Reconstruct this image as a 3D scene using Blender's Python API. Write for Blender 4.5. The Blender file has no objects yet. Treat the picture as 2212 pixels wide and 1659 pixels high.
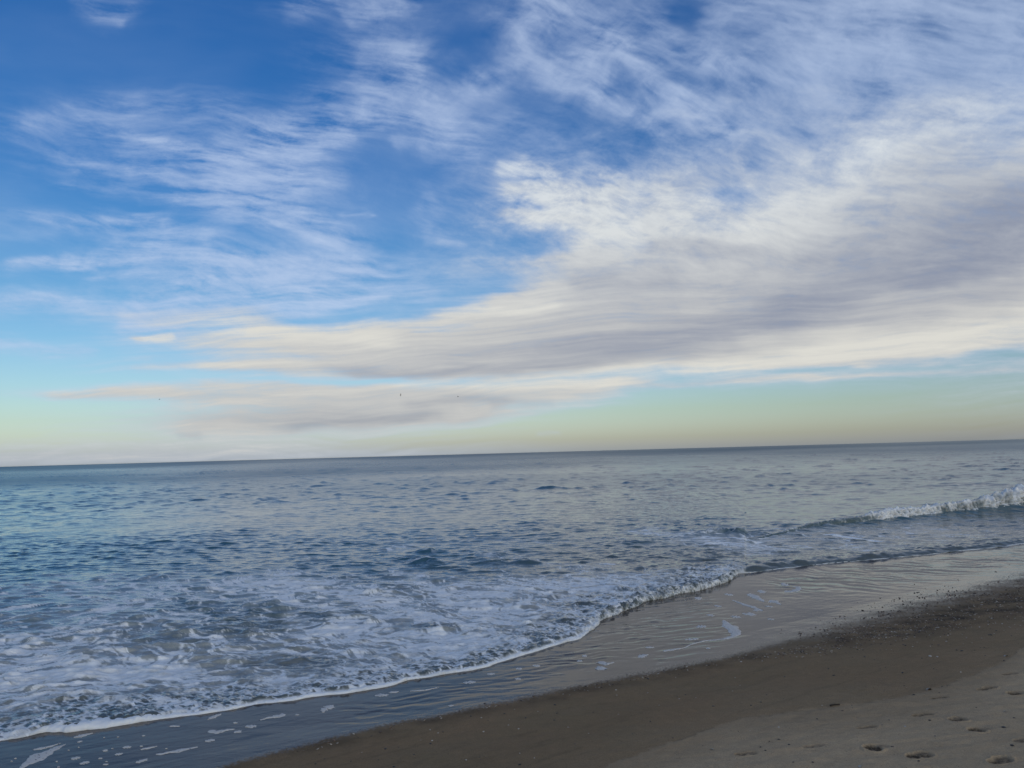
import numpy as np, math
# ---------------------------------------------------------------- calibration
FPX, PITCH, ROLL, CAMH = 1661.0, math.radians(5.12), math.radians(1.553), 4.0   # 2212 x 1659 picture units
cp, sp_, cr, sr = math.cos(PITCH), math.sin(PITCH), math.cos(ROLL), math.sin(ROLL)
FW = np.array([0, cp, sp_]); R0 = np.array([1., 0, 0]); U0 = np.array([0, -sp_, cp])
RT = cr*R0 - sr*U0; UP = sr*R0 + cr*U0

def ray(u, v):
    u = np.asarray(u, float); v = np.asarray(v, float)
    a = (u-1106)/FPX; b = -(v-829.5)/FPX
    return FW + a[..., None]*RT + b[..., None]*UP

def project(x, y, z):
    dx, dy, dz = x, y, z-CAMH
    w = dx*FW[0]+dy*FW[1]+dz*FW[2]
    w = np.maximum(w, 1e-3)
    return (1106+FPX*(dx*RT[0]+dy*RT[1]+dz*RT[2])/w, 829.5-FPX*(dx*UP[0]+dy*UP[1]+dz*UP[2])/w)

# ---------------------------------------------------------------- noise
def _tab(seed):
    r = np.random.RandomState(seed)
    p = r.permutation(256).astype(np.int32); a = r.rand(256)*2*np.pi
    return np.concatenate([p, p]), np.cos(a).astype(np.float32), np.sin(a).astype(np.float32)
_tabs = {}
def perlin(x, y, seed=0):
    if seed not in _tabs: _tabs[seed] = _tab(seed)
    p, gx, gy = _tabs[seed]
    fx0 = np.floor(x); fy0 = np.floor(y)
    fx = (x-fx0).astype(np.float32); fy = (y-fy0).astype(np.float32)
    xi = fx0.astype(np.int64) & 255; yi = fy0.astype(np.int64) & 255
    x1 = (xi+1) & 255; y1 = (yi+1) & 255
    def g(a, b, dx, dy):
        h = p[p[a]+b]; return gx[h]*dx+gy[h]*dy
    sx = fx*fx*fx*(fx*(fx*6-15)+10); sy = fy*fy*fy*(fy*(fy*6-15)+10)
    n0 = g(xi, yi, fx, fy); n1 = g(x1, yi, fx-1, fy)
    m0 = g(xi, y1, fx, fy-1); m1 = g(x1, y1, fx-1, fy-1)
    a = n0+sx*(n1-n0); b = m0+sx*(m1-m0)
    return (a+sy*(b-a))*1.45
def fbm(x, y, o=5, seed=0, gain=.5, lac=2.03):
    s = 0; a = 1; t = 0
    for i in range(o):
        s = s+a*perlin(x+17.3*i, y-9.1*i, seed+i); t += a; a *= gain; x = x*lac; y = y*lac
    return s/t*1.6
def ridged(x, y, o=4, seed=0, gain=.55, lac=2.1):
    s = 0; a = 1; t = 0
    for i in range(o):
        s = s+a*(1-np.abs(perlin(x+11.3*i, y-5.1*i, seed+i))*1.9); t += a; a *= gain; x = x*lac; y = y*lac
    return s/t
def worley(x, y, seed=0, jit=.95):
    r = np.random.RandomState(seed); jx = r.rand(256, 256)*jit; jy = r.rand(256, 256)*jit
    xi = np.floor(x).astype(np.int64); yi = np.floor(y).astype(np.int64)
    f1 = np.full(x.shape, 9.); f2 = np.full(x.shape, 9.)
    for a in (-1, 0, 1):
        for b in (-1, 0, 1):
            cx = xi+a; cy = yi+b
            d = np.hypot(cx+jx[cx & 255, cy & 255]-x, cy+jy[cx & 255, cy & 255]-y)
            n1 = np.minimum(f1, d); f2 = np.minimum(np.maximum(f1, d), f2); f1 = n1
    return f1, f2
def ss(a, b, x):
    t = np.clip((x-a)/(b-a), 0, 1); return t*t*(3-2*t)
def rot(x, y, deg):
    c, s = math.cos(math.radians(deg)), math.sin(math.radians(deg))
    return x*c+y*s, -x*s+y*c

# ---------------------------------------------------------------- coarse painted maps in picture units
class Canvas:
    def __init__(self, u0, v0, u1, v1, st):
        self.u0, self.v0, self.st = u0, v0, st
        self.U, self.V = np.meshgrid(np.arange(u0, u1, st, dtype=np.float32), np.arange(v0, v1, st, dtype=np.float32))
    def zero(self): return np.zeros_like(self.U)
    def dist(self, pts, ws):
        best = np.full(self.U.shape, 1e9, np.float32); par = np.zeros_like(best)
        seg = [math.hypot(b[0]-a[0], b[1]-a[1])+1e-6 for a, b in zip(pts[:-1], pts[1:])]; tot = sum(seg); acc = 0
        for (ax, ay), (bx, by), wa, wb, sl in zip(pts[:-1], pts[1:], ws[:-1], ws[1:], seg):
            dx, dy = bx-ax, by-ay
            t = np.clip(((self.U-ax)*dx+(self.V-ay)*dy)/(sl*sl), 0, 1)
            d = np.hypot(self.U-ax-t*dx, self.V-ay-t*dy)/(wa+(wb-wa)*t)
            k = d < best; best = np.where(k, d, best); par = np.where(k, (acc+t*sl)/tot, par); acc += sl
        return best, par
    def stroke(self, img, pts, w, a, taper=.16):
        ws = list(w) if hasattr(w, '__len__') else [w]*len(pts)
        d, t = self.dist(pts, ws)
        s = abs(a)*np.exp(-d*d)*(.12+.88*ss(0, taper, t)*ss(1, 1-taper, t))
        return 1-(1-img)*(1-s) if a > 0 else img*(1-s)
    def blob(self, img, cx, cy, rx, ry, a, ang=0):
        x, y = rot(self.U-cx, self.V-cy, ang)
        s = abs(a)*np.exp(-(x/rx)**2-(y/ry)**2)
        return 1-(1-img)*(1-s) if a > 0 else img*(1-s)
    def sample(self, img, u, v):
        x = np.clip((u-self.u0)/self.st, 0, img.shape[1]-1.001); y = np.clip((v-self.v0)/self.st, 0, img.shape[0]-1.001)
        xi = x.astype(np.int64); yi = y.astype(np.int64); fx = (x-xi).astype(np.float32); fy = (y-yi).astype(np.float32)
        return (img[yi, xi]*(1-fx)+img[yi, xi+1]*fx)*(1-fy)+(img[yi+1, xi]*(1-fx)+img[yi+1, xi+1]*fx)*fy
# ---------------------------------------------------------------- the cloud cover
def cloud_fields(u, v):
    """density and brightness of the cloud layer in the direction that the photograph shows at (u, v)"""
    C = Canvas(-900, -1100, 3200, 1120, 6)
    hi = C.zero()                                     # thin cirrus
    S = lambda pts, w, a: C.stroke(hi, pts, w, a)
    hi = S([(150, -20), (225, 35), (290, 52)], [26, 30, 16], .26)
    hi = S([(270, -30), (286, 40)], 30, .14)
    hi = S([(-40, 290), (180, 250), (380, 222), (600, 262)], [30, 38, 30, 40], .27)
    hi = S([(520, 330), (700, 262), (820, 222), (900, 245)], [45, 55, 40, 30], .40)
    hi = S([(230, 262), (330, 305), (450, 345), (600, 372), (730, 368)], [14, 14, 20, 26, 24], .40)
    hi = S([(500, 300), (640, 330), (720, 330)], [30, 30, 20], .34)
    hi = S([(60, 340), (260, 372), (430, 392), (600, 402), (720, 400)], [22, 22, 24, 26, 18], .34)
    hi = S([(430, 400), (540, 440), (620, 468), (720, 500), (825, 527)], [34, 42, 34, 30, 14], .66)
    hi = S([(330, 400), (480, 430), (640, 430), (700, 420)], [20, 30, 26, 16], .34)
    hi = S([(40, 470), (230, 478), (400, 480)], [14, 24, 20], .40)
    hi = S([(200, 520), (380, 505), (520, 512)], [14, 20, 16], .30)
    hi = S([(-30, 580), (110, 568), (260, 556), (420, 548)], [10, 17, 24, 28], .62)
    hi = S([(360, 556), (520, 560), (640, 572), (780, 582), (900, 612)], [36, 34, 30, 24, 16], .72)
    hi = S([(360, 618), (500, 624), (600, 612), (750, 604)], [20, 22, 22, 12], .58)
    hi = S([(-40, 648), (100, 652), (200, 668), (330, 672)], [24, 24, 18, 22], .46)
    hi = S([(640, 662), (730, 650), (850, 636)], [16, 18, 8], .52)
    hi = S([(230, 668), (380, 664), (520, 668), (700, 672)], [26, 26, 22, 14], .58)
    hi = S([(-40, 740), (60, 750), (200, 768)], [20, 18, 7], .36)
    hi = S([(230, 700), (330, 705), (430, 715)], [30, 26, 24], .55)
    hi = S([(900, 400), (915, 460), (950, 515), (1030, 542)], [14, 24, 20, 9], .34)
    hi = S([(740, 455), (800, 467)], [4, 3], .45)
    hi = S([(880, 560), (900, 600), (960, 640)], 24, .26)
    hi = S([(180, 600), (300, 596), (420, 600)], [6, 12, 10], .3)
    hi = S([(400, 590), (560, 602), (700, 596)], [8, 10, 7], .4)
    hi = S([(560, 470), (650, 505), (740, 530), (800, 545)], [14, 14, 10, 6], .45)
    hi = S([(100, 385), (300, 420), (430, 428)], [8, 14, 10], .25)
    hi = S([(600, 300), (700, 300), (760, 290)], [16, 20, 12], .3)
    hi = S([(250, 640), (420, 638), (560, 646)], [8, 12, 8], .35)
    hi = C.blob(hi, 330, 330, 330, 75, .24, 8)
    hi = C.blob(hi, 560, 360, 230, 60, .38, 10)
    hi = C.blob(hi, 620, 580, 330, 45, .45, 4)
    hi = C.blob(hi, 660, 470, 170, 40, .35, 20)
    hi = C.blob(hi, 780, 250, 190, 45, .36, -12)
    hi = C.blob(hi, 250, 490, 260, 26, .32)
    hi = C.blob(hi, 560, 640, 360, 40, .42)
    hi = S([(830, 310), (900, 290), (980, 330)], [16, 30, 30], .3)
    hi = C.blob(hi, 1130, 90, 110, 90, .22)
    hi = C.blob(hi, 1000, 250, 110, 70, .3, 30)
    hi = C.blob(hi, 830, 120, 130, 90, .2)
    # cirrus above the middle
    hi = S([(590, 10), (640, 15), (760, -20)], 26, .30)
    hi = S([(730, 40), (800, 20), (890, -15)], [26, 34, 26], .50)
    hi = S([(760, 120), (850, 160), (880, 230)], [60, 60, 40], .30)
    hi = S([(900, 60), (880, 170), (930, 240), (1000, 310), (1070, 350)], [40, 42, 46, 44, 30], .45)
    hi = S([(960, 200), (1060, 170), (1120, 110), (1160, 30), (1230, -30)], [26, 34, 44, 50, 50], .58)
    hi = S([(1100, 20), (1220, 10), (1320, 60), (1400, 90)], [40, 44, 40, 30], .55)
    hi = S([(1190, 90), (1290, 150), (1300, 210), (1400, 260), (1480, 330)], [36, 34, 26, 30, 34], .60)
    hi = S([(1240, 60), (1330, 100), (1420, 170), (1500, 235), (1580, 290)], [22, 22, 24, 22, 22], .62)
    hi = S([(1130, 130), (1200, 175), (1330, 225)], [34, 32, 20], .55)
    hi = S([(1060, 250), (1140, 290), (1230, 300)], 40, .24)
    hi = S([(1390, 40), (1500, 110), (1600, 140), (1700, 175), (1900, 230)], [30, 30, 18, 15, 14], .50)
    hi = S([(1560, 118), (1640, 150), (1740, 186)], [6, 8, 7], .55)
    hi = S([(1400, 210), (1500, 250), (1640, 330)], [22, 26, 30], .45)
    hi = C.blob(hi, 1650, 270, 330, 230, .42)
    hi = C.blob(hi, 1900, 60, 430, 230, .82)
    hi = C.blob(hi, 2300, 150, 420, 400, .85)
    hi = C.blob(hi, 1350, -260, 700, 190, .5)
    hi = C.blob(hi, 1370, 205, 50, 30, -.5, 35)
    hi = C.blob(hi, 1275, 265, 42, 60, -.75, -20)
    hi = C.blob(hi, 820, 420, 90, 60, -.8, 50)
    hi = C.blob(hi, 960, 580, 110, 22, -.5)
    hi = C.blob(hi, 1395, 310, 90, 34, -.8, 20)
    hi = C.blob(hi, 1380, 350, 120, 40, -.6)
    hi = C.blob(hi, 1540, 190, 90, 26, -.5, 25)
    hi = C.blob(hi, 1480, 30, 30, 70, -.6)
    hi = C.blob(hi, 1480, 30, 34, 60, -.8)
    hi = C.blob(hi, 1620, 100, 90, 45, -.5, 20)
    hi = C.blob(hi, 1010, 80, 60, 55, -.75, -30)
    hi = C.blob(hi, 1000, 150, 60, 25, -.6, -20)
    hi = C.blob(hi, 1380, 60, 40, 16, -.5, 10)
    # the heavier sheet on the right and along the horizon
    m = C.zero()
    M = lambda pts, w, a: C.stroke(m, pts, w, a)
    m = C.blob(m, 2350, 520, 520, 260, 1.)
    m = C.blob(m, 1850, 520, 420, 150, .93, -4)
    m = C.blob(m, 1960, 330, 260, 110, .66, -18)
    m = C.blob(m, 1560, 560, 330, 110, .9, -6)
    m = C.blob(m, 1330, 640, 330, 75, .90, -4)
    m = M([(1090, 376), (1140, 362), (1200, 372)], [30, 24, 16], .42)
    m = M([(1060, 405), (1150, 420), (1250, 430), (1380, 410)], [10, 30, 40, 40], .60)
    m = M([(1045, 462), (1110, 464), (1200, 468), (1330, 470)], [7, 15, 18, 40], .72)
    m = C.blob(m, 1370, 470, 200, 85, .72, 3)
    m = M([(1400, 400), (1520, 380), (1660, 350)], [34, 40, 50], .4)
    m = M([(1150, 565), (1260, 555), (1360, 560)], [16, 24, 30], .75)
    m = C.blob(m, 1300, 590, 200, 40, .7)
    m = M([(1000, 668), (1060, 660), (1180, 654), (1400, 640)], [14, 26, 34, 50], .92)
    m = M([(890, 692), (960, 686), (1100, 690), (1300, 700)], [10, 20, 40, 50], .92)
    m = M([(430, 708), (500, 702), (590, 712), (700, 730), (900, 736), (1200, 740)], [12, 24, 24, 22, 30, 50], .86)
    m = M([(255, 736), (300, 732), (385, 722)], [7, 8, 8], .6)
    m = M([(420, 745), (640, 752), (860, 752), (1200, 745), (1700, 700), (2400, 600)], [14, 20, 34, 56, 80, 100], .9)
    m = M([(290, 792), (430, 788), (640, 790), (900, 790), (1300, 780), (1800, 740), (2400, 670)], [6, 12, 17, 26, 36, 44, 60], .90)
    m = M([(1500, 800), (1800, 775), (2100, 745), (2500, 705)], [24, 24, 26, 40], .85)
    m = M([(60, 860), (180, 852), (330, 850), (500, 856), (700, 862)], [6, 12, 16, 24, 34], .72)
    m = M([(360, 832), (560, 832), (760, 840)], [6, 10, 14], .6)
    m = M([(560, 880), (760, 868), (960, 856), (1160, 846), (1340, 834), (1480, 826)], [34, 42, 42, 34, 20, 10], .93)
    m = M([(330, 930), (520, 922), (740, 912), (960, 900), (1150, 880)], [16, 26, 26, 20, 14], .72)
    m = M([(1300, 843), (1560, 824), (1850, 812), (2300, 795)], [5, 7, 8, 9], .62)
    m = M([(1700, 795), (2000, 784), (2300, 776)], [4, 6, 8], .5)
    m = M([(1150, 938), (1220, 936)], [3, 3], .35)
    m = M([(900, 905), (1180, 890)], [4, 4], .35)
    m = C.blob(m, 1590, 425, 60, 16, -.55)
    m = C.blob(m, 1090, 520, 90, 30, -.9, 10)
    m = C.blob(m, 1060, 610, 130, 22, -.95, -6)
    m = C.blob(m, 935, 650, 70, 14, -.9)
    m = C.blob(m, 770, 822, 210, 6, -.95)
    m = C.blob(m, 560, 815, 150, 7, -.5)
    m = C.blob(m, 1780, 800, 330, 7, -.7, -2)
    m = C.blob(m, 2200, 768, 180, 10, -.75, -3)
    m = C.blob(m, 960, 712, 90, 5, -.5)
    # brightness: 0 grey underside, 1 sunlit
    b = np.full_like(C.U, .66)
    D = lambda pts, w, a: C.stroke(b, pts, w, a)
    b = C.blob(b, 2190, 470, 360, 130, -.88, -12)
    b = D([(2250, 560), (1950, 610), (1750, 660), (1600, 690)], [60, 56, 44, 34], -.66)
    b = D([(1900, 640), (1700, 690), (1500, 722), (1350, 742), (1100, 745)], [26, 34, 32, 24, 16], -.62)
    b = D([(1500, 600), (1350, 600), (1220, 610)], [30, 26, 16], -.34)
    b = D([(1650, 540), (1480, 530), (1350, 540)], [22, 22, 14], -.4)
    b = D([(1900, 560), (1700, 560)], 24, -.3)
    b = D([(1350, 785), (1100, 800), (860, 808), (700, 800)], [18, 17, 12, 8], -.62)
    b = D([(1150, 870), (1000, 866), (860, 880)], [10, 12, 10], -.45)
    b = D([(560, 925), (700, 918), (860, 905), (980, 890)], [12, 12, 12, 10], -.62)
    b = D([(380, 938), (460, 944)], 9, -.5)
    b = D([(1050, 880), (1200, 870)], 10, -.35)
    b = D([(2330, 690), (2000, 730), (1750, 762), (1450, 795), (1150, 812)], [50, 34, 26, 20, 14], .80)
    b = D([(1550, 740), (1900, 700)], 16, .3)
    b = D([(1000, 835), (1250, 826), (1420, 836)], [10, 14, 12], .70)
    b = D([(1060, 470), (1240, 460), (1420, 490)], [30, 50, 60], .85)
    b = D([(1080, 370), (1200, 372)], 28, .7)
    b = C.blob(b, 1600, 490, 170, 40, .7)
    b = C.blob(b, 1880, 320, 150, 60, .75, -30)
    b = C.blob(b, 2080, 230, 150, 80, .45)
    b = C.blob(b, 1750, 430, 120, 30, .35)
    b = C.blob(b, 1720, 205, 280, 120, -.30)
    b = D([(900, 690), (1100, 668), (1240, 656)], [14, 20, 22], .7)
    b = D([(440, 704), (600, 715), (760, 728), (900, 740)], [20, 22, 20, 16], .75)
    b = D([(280, 735), (390, 722)], 12, .8)
    b = D([(350, 790), (700, 785)], 12, .4)
    b = D([(1450, 668), (1620, 660)], 10, .35)
    # the long grey and white layers low over the sea
    m = C.blob(m, 640, 735, 330, 26, .62)
    m = C.blob(m, 1050, 745, 420, 46, .92)
    m = C.blob(m, 760, 792, 420, 15, .80)
    m = C.blob(m, 820, 866, 420, 30, .90, -2)
    m = C.blob(m, 640, 905, 330, 24, .75, -2)
    m = C.blob(m, 420, 850, 330, 14, .60)
    m = C.blob(m, 400, 685, 230, 26, .45)
    m = C.blob(m, 1300, 600, 220, 38, .5)
    m = C.blob(m, 1700, 690, 600, 60, .95, -7)
    m = C.blob(m, 2150, 640, 500, 90, .95, -10)
    b = C.blob(b, 1750, 640, 620, 75, -.42, -8)
    b = C.blob(b, 1250, 765, 360, 30, -.42)
    b = C.blob(b, 650, 725, 330, 34, .35)
    m = C.stroke(m, [(1040, 394), (1090, 390), (1180, 394)], [9, 9, 5], -.6)
    m = C.stroke(m, [(1050, 446), (1130, 446), (1215, 452)], [9, 9, 5], -.6)
    m = C.stroke(m, [(1225, 385), (1300, 395), (1350, 385)], [5, 6, 3], -.5)
    hi = C.blob(hi, 860, 600, 120, 16, -.5)
    b = C.blob(b, 760, 905, 420, 26, -.45)
    b = C.blob(b, 1990, 640, 260, 18, .35, -8)
    b = D([(2330, 700), (2000, 738), (1750, 768), (1450, 800), (1150, 818)], [40, 28, 22, 18, 10], .75)
    b = D([(430, 706), (600, 712), (720, 734)], [14, 16, 10], .6)
    b = D([(900, 690), (1040, 676), (1240, 660)], [8, 14, 14], .6)
    b = D([(780, 826), (1000, 828), (1250, 828), (1400, 838)], [6, 9, 10, 8], .7)
    m = C.blob(m, 150, 990, 900, 24, .55)
    b = C.blob(b, 150, 990, 900, 34, -.35)
    # soft outskirts and the haze bank low on the left
    m = C.blob(m, 620, 905, 420, 55, .42)
    m = C.blob(m, 420, 965, 430, 34, .34)
    m = C.blob(m, 560, 770, 330, 60, .35)
    m = C.blob(m, 1150, 500, 330, 150, .22)
    m = C.blob(m, 1180, 420, 190, 90, .30)
    m = C.blob(m, 1600, 300, 330, 150, .25)
    q1 = fbm(u/170, v/80, 4, 15); q2 = fbm(u/210+5, v/60, 4, 17); lw = 1-.55*ss(600, 900, v)
    us = u+34*q1; vs = v+17*q2*lw
    hi = C.sample(hi, us, vs); m = C.sample(m, us, vs); b = C.sample(b, us, vs)
    wx = fbm(u/520, v/300, 4, 11); wy = fbm(u/520+50, v/300+9, 4, 12)
    zone = C.zero()
    zone = C.blob(zone, 1350, 180, 420, 260, 1.); zone = C.sample(zone, u, v)      # slanting fibres
    low = ss(480, 720, v)
    def streak(deg, L, W, seed, o=6, bend=40):
        x, y = rot(u+wx*bend*1.6, v+wy*bend*.7, deg)
        x2 = x+fbm(x/190, y/120, 2, seed+50)*30; y2 = y+fbm(x/300+9, y/200, 2, seed+60)*13
        return fbm(x2/L, y2/W, o, seed, .64, 1.9)
    s0 = streak(3, 420, 44, 20); s1 = streak(13, 380, 38, 30); s2 = streak(33, 240, 44, 40); s2b = streak(-42, 200, 44, 45)
    sL = streak(-3, 620, 20, 70, bend=22)
    cl = fbm(u/150+wx*.6, v/90+wy*.6, 7, 80, .60)                          # fleecy
    fx_, fy_ = rot(u, v, 16); fine = fbm(fx_/60+wx, fy_/17+wy, 6, 90, .74)
    left = ss(1000, 600, u)
    fib = left*(.50*s1+.42*s0+.15*cl)+(1-left)*(.36*s2*zone+.22*s2b*zone+(1-zone)*(.36*s0+.22*s1)+.50*cl)
    fib = fib*(1-.45*ss(1450, 2000, u))
    fib = fib*(1-low)+low*(.62*sL+.25*s0)
    xr, yr = rot(u+wx*60, v+wy*26, 9); xr = xr+fbm(xr/200, yr/120, 2, 61)*40; yr = yr+fbm(xr/320, yr/170, 2, 62)*20
    rs = ridged(xr/420, yr/34, 6, 63, .62)-.52
    xr, yr = rot(u+wx*40, v+wy*30, 31); yr = yr+fbm(xr/160, yr/100, 3, 64)*18
    rs2 = ridged(xr/170, yr/34, 5, 66, .62)-.52
    ur = 1-.55*ss(1400, 1800, u)
    pt = .35+.65*ss(-.35, .35, fbm(u/230, v/120, 3, 68))
    fib = fib+ur*pt*(.82*rs*(1-zone)*(1-.4*low)+.55*rs2*zone)-.05*left+.30*left*cl
    fib = fib+(.26-.13*(1-left))*fine
    hi = np.clip(hi*(.84+.42*ss(480, 620, v)), 0, .97)
    a_hi = 1-(1-hi)**1.12; a_hi = a_hi*np.clip(.86+1.35*fib, .06, 1.9)
    veil = .15*ss(-.5, .9, fbm(u/500, v/200, 4, 95))*ss(-300, 700, v)*(1-low)
    a_hi = .88*np.tanh((a_hi+veil)/.88)
    sM = streak(-6, 420, 16, 75, bend=20)
    puff = ridged(u/70+wx*2, v/24+wy*2, 4, 97, .6)-.5; pz = np.exp(-((u-1220)/260)**2-((v-420)/80)**2)
    edge = .55*puff*pz+(.52*cl+.30*fine+.20*s0)*(1-low)+low*(.46*sL+.34*sM+.18*cl+.12*fine)
    mm = m+edge*(.20*m+1.25*m*(1.12-m))
    a_m = np.clip(ss(-.02, 1.06, mm)*1.02, 0, .985)
    den = 1-(1-a_hi*(1-.25*a_m))*(1-a_m)
    det = (.62*cl+.30*fine+.30*s0)*(1-low)*(1-.35*ss(1500, 2000, u))+low*(.66*sL+.50*sM+.18*cl+.08*fine)
    det = det+.5*puff*pz+.35*rs*(1-low)
    br = np.clip(b+det*(.42-.14*low)-.10*(1-low)*(1-a_m), 0, 1)
    br = br*(a_m)+(1-a_m)*np.clip(.72+.25*fib, 0, 1)
    warm = np.clip(a_m*1.05-.05, 0, 1)
    return den.astype(np.float32), br.astype(np.float32), warm.astype(np.float32)
# ---------------------------------------------------------------- the lie of the shore (metres; camera above the origin, sea level 0)
NS = np.array([math.sin(math.radians(35)), -math.cos(math.radians(35))])     # towards the land
def sand_base(x, y):
    s = x*NS[0]+y*NS[1]
    s = s+.25*np.sin((x*.82+y*.57)*.23+1.)
    h = np.interp(s, [-90, -40, -24, -18, -16, -13.5, -11, -9, -7, -4, 0, 8, 40], [-6, -2.2, -.6, -.10, .0, .035, .12, .23, .38, .60, .85, 1.25, 2.2])
    return h
def to_plane(pts, z=0.):
    out = []
    for u, v in pts:
        r = ray(u, v); t = (z-CAMH)/r[2]; out.append((r[0]*t, r[1]*t))
    return np.array(out)
def line_dist(x, y, P):
    """distance to a world polyline, position along it in segment units"""
    best = np.full(x.shape, 1e9); par = np.zeros(x.shape)
    for i in range(len(P)-1):
        ax, ay = P[i]; dx, dy = P[i+1]-P[i]; L = dx*dx+dy*dy+1e-9
        t = np.clip(((x-ax)*dx+(y-ay)*dy)/L, 0, 1); d = np.hypot(x-ax-t*dx, y-ay-t*dy)
        k = d < best; best = np.where(k, d, best); par = np.where(k, i+t, par)
    return best, par

# where the foaming water stops on the sand, two tongues
EDGE_A = [(-700, 1760), (-400, 1690), (-150, 1628), (0, 1606), (60, 1596), (95, 1586), (150, 1588), (215, 1579), (270, 1571), (330, 1563), (380, 1556), (440, 1551), (500, 1542), (560, 1528),
          (600, 1526), (640, 1522), (672, 1513), (705, 1510), (750, 1507), (800, 1499), (840, 1492), (875, 1480), (920, 1474), (960, 1465), (1010, 1459), (1050, 1450), (1085, 1437), (1120, 1425), (1150, 1418),
          (1185, 1406), (1215, 1394), (1250, 1386), (1268, 1372), (1290, 1348), (1312, 1336), (1335, 1325), (1365, 1314), (1395, 1298), (1430, 1292), (1465, 1284), (1500, 1277), (1530, 1268), (1560, 1259), (1578, 1251), (1587, 1243)]
EDGE_B = [(1592, 1238), (1640, 1234), (1700, 1227), (1760, 1221), (1840, 1214), (1900, 1209), (1960, 1204), (2020, 1198), (2080, 1192), (2150, 1186), (2212, 1178), (2400, 1160), (2700, 1130), (3100, 1095)]
EU = np.array([p[0] for p in EDGE_A+EDGE_B], float); EV = np.array([p[1] for p in EDGE_A+EDGE_B], float)
PA = to_plane(EDGE_A); PB = to_plane(EDGE_B)
# upper limit of the water film on the sand
FILM = [(-600, 2100), (200, 1790), (400, 1690), (480, 1659), (600, 1627), (700, 1601), (850, 1566), (1000, 1537), (1130, 1510), (1280, 1479), (1400, 1455), (1560, 1424), (1700, 1388), (1850, 1348), (2000, 1308), (2120, 1277), (2212, 1256), (2400, 1215), (2800, 1150), (3100, 1110)]
# limit of the last high swash: damp below, paler above
DAMP = [(600, 2300), (1000, 1800), (1325, 1647), (1475, 1593), (1585, 1553), (1681, 1540), (1794, 1528), (1908, 1511), (2005, 1490), (2050, 1475), (2098, 1460), (2165, 1430), (2212, 1396), (2400, 1300), (2700, 1200), (3100, 1135)]
def above(line, u):
    return np.interp(u, [p[0] for p in line], [p[1] for p in line])

def ripple(x, y, lam, ang, seed, stretch=2.4, o=2):
    a, b = rot(x, y, ang)
    return perlin(a/(lam*stretch)+seed*3.7, b/lam, seed)*.7+(.35*perlin(a/(lam*stretch)*2.1, b/lam*2.1+seed, seed+1) if o > 1 else 0)

CS = Canvas(-900, 1000, 3200, 2000, 4)
def foam_density_map():
    D = CS.zero(); S = lambda p, w, a: CS.stroke(D, p, w, a, .12)
    D = CS.blob(D, 330, 1440, 520, 100, .52)
    D = CS.blob(D, 900, 1400, 480, 95, .60)
    D = CS.blob(D, 40, 1480, 260, 110, .62)
    D = CS.blob(D, -400, 1560, 420, 180, .6)
    D = CS.blob(D, 250, 1275, 420, 34, .46)
    D = CS.blob(D, 120, 1345, 360, 60, .42)
    D = CS.blob(D, 650, 1270, 260, 60, .48)
    D = CS.blob(D, 1250, 1275, 330, 42, .50)
    D = CS.blob(D, 1050, 1175, 300, 16, .30)
    D = CS.blob(D, 1620, 1175, 260, 24, .40)
    D = CS.blob(D, 1950, 1150, 320, 26, .32)
    D = S([(0, 1400), (90, 1440), (240, 1470), (420, 1480)], [30, 34, 26, 16], .5)
    D = S([(-50, 1530), (120, 1520), (300, 1470), (420, 1430)], [26, 30, 26, 14], .55)
    D = S([(200, 1545), (420, 1512), (640, 1486), (840, 1452)], [16, 20, 20, 14], .6)
    D = S([(540, 1248), (600, 1262), (700, 1290), (860, 1322), (1000, 1340), (1180, 1352)], [12, 20, 26, 24, 24, 20], .85)
    D = S([(700, 1330), (840, 1362), (980, 1388), (1120, 1402)], [14, 24, 26, 20], .85)
    D = S([(560, 1330), (660, 1356), (800, 1394), (900, 1440), (1000, 1440)], [12, 20, 22, 22, 18], .66)
    D = S([(845, 1210), (862, 1232), (905, 1262), (980, 1290), (1100, 1308), (1240, 1318)], [12, 14, 18, 22, 22, 16], .80)
    D = S([(1000, 1260), (1140, 1274), (1260, 1276), (1400, 1270)], [10, 14, 14, 10], .6)
    D = S([(980, 1192), (1090, 1200), (1220, 1226), (1340, 1232)], [6, 8, 9, 6], .5)
    D = S([(1180, 1262), (1350, 1262), (1500, 1252), (1560, 1250)], [10, 14, 10, 8], .5)
    D = S([(800, 1192), (860, 1186), (930, 1176)], [8, 9, 6], .5)
    D = S([(560, 1240), (620, 1224), (690, 1206)], [9, 10, 7], .55)
    D = S([(1350, 1150), (1480, 1166), (1620, 1180), (1700, 1196)], [8, 14, 18, 12], .5)
    D = S([(1780, 1180), (1900, 1190), (2080, 1180)], [8, 10, 8], .30)
    D = CS.blob(D, 700, 1425, 120, 14, -.6, 4)
    D = CS.blob(D, 610, 1440, 160, 22, -.28)
    D = CS.blob(D, 480, 1345, 180, 28, -.32)
    D = CS.blob(D, 760, 1310, 90, 9, -.6, 14)
    D = CS.blob(D, 930, 1362, 60, 10, -.7, 5)
    D = CS.blob(D, 1240, 1345, 60, 12, -.5)
    D = CS.blob(D, 660, 1330, 60, 9, -.6, 8)
    D = CS.blob(D, 1010, 1240, 110, 16, -.5)
    D = CS.blob(D, 300, 1215, 600, 22, -.8)
    D = CS.blob(D, 1300, 1205, 220, 12, -.6)
    return D

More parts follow.
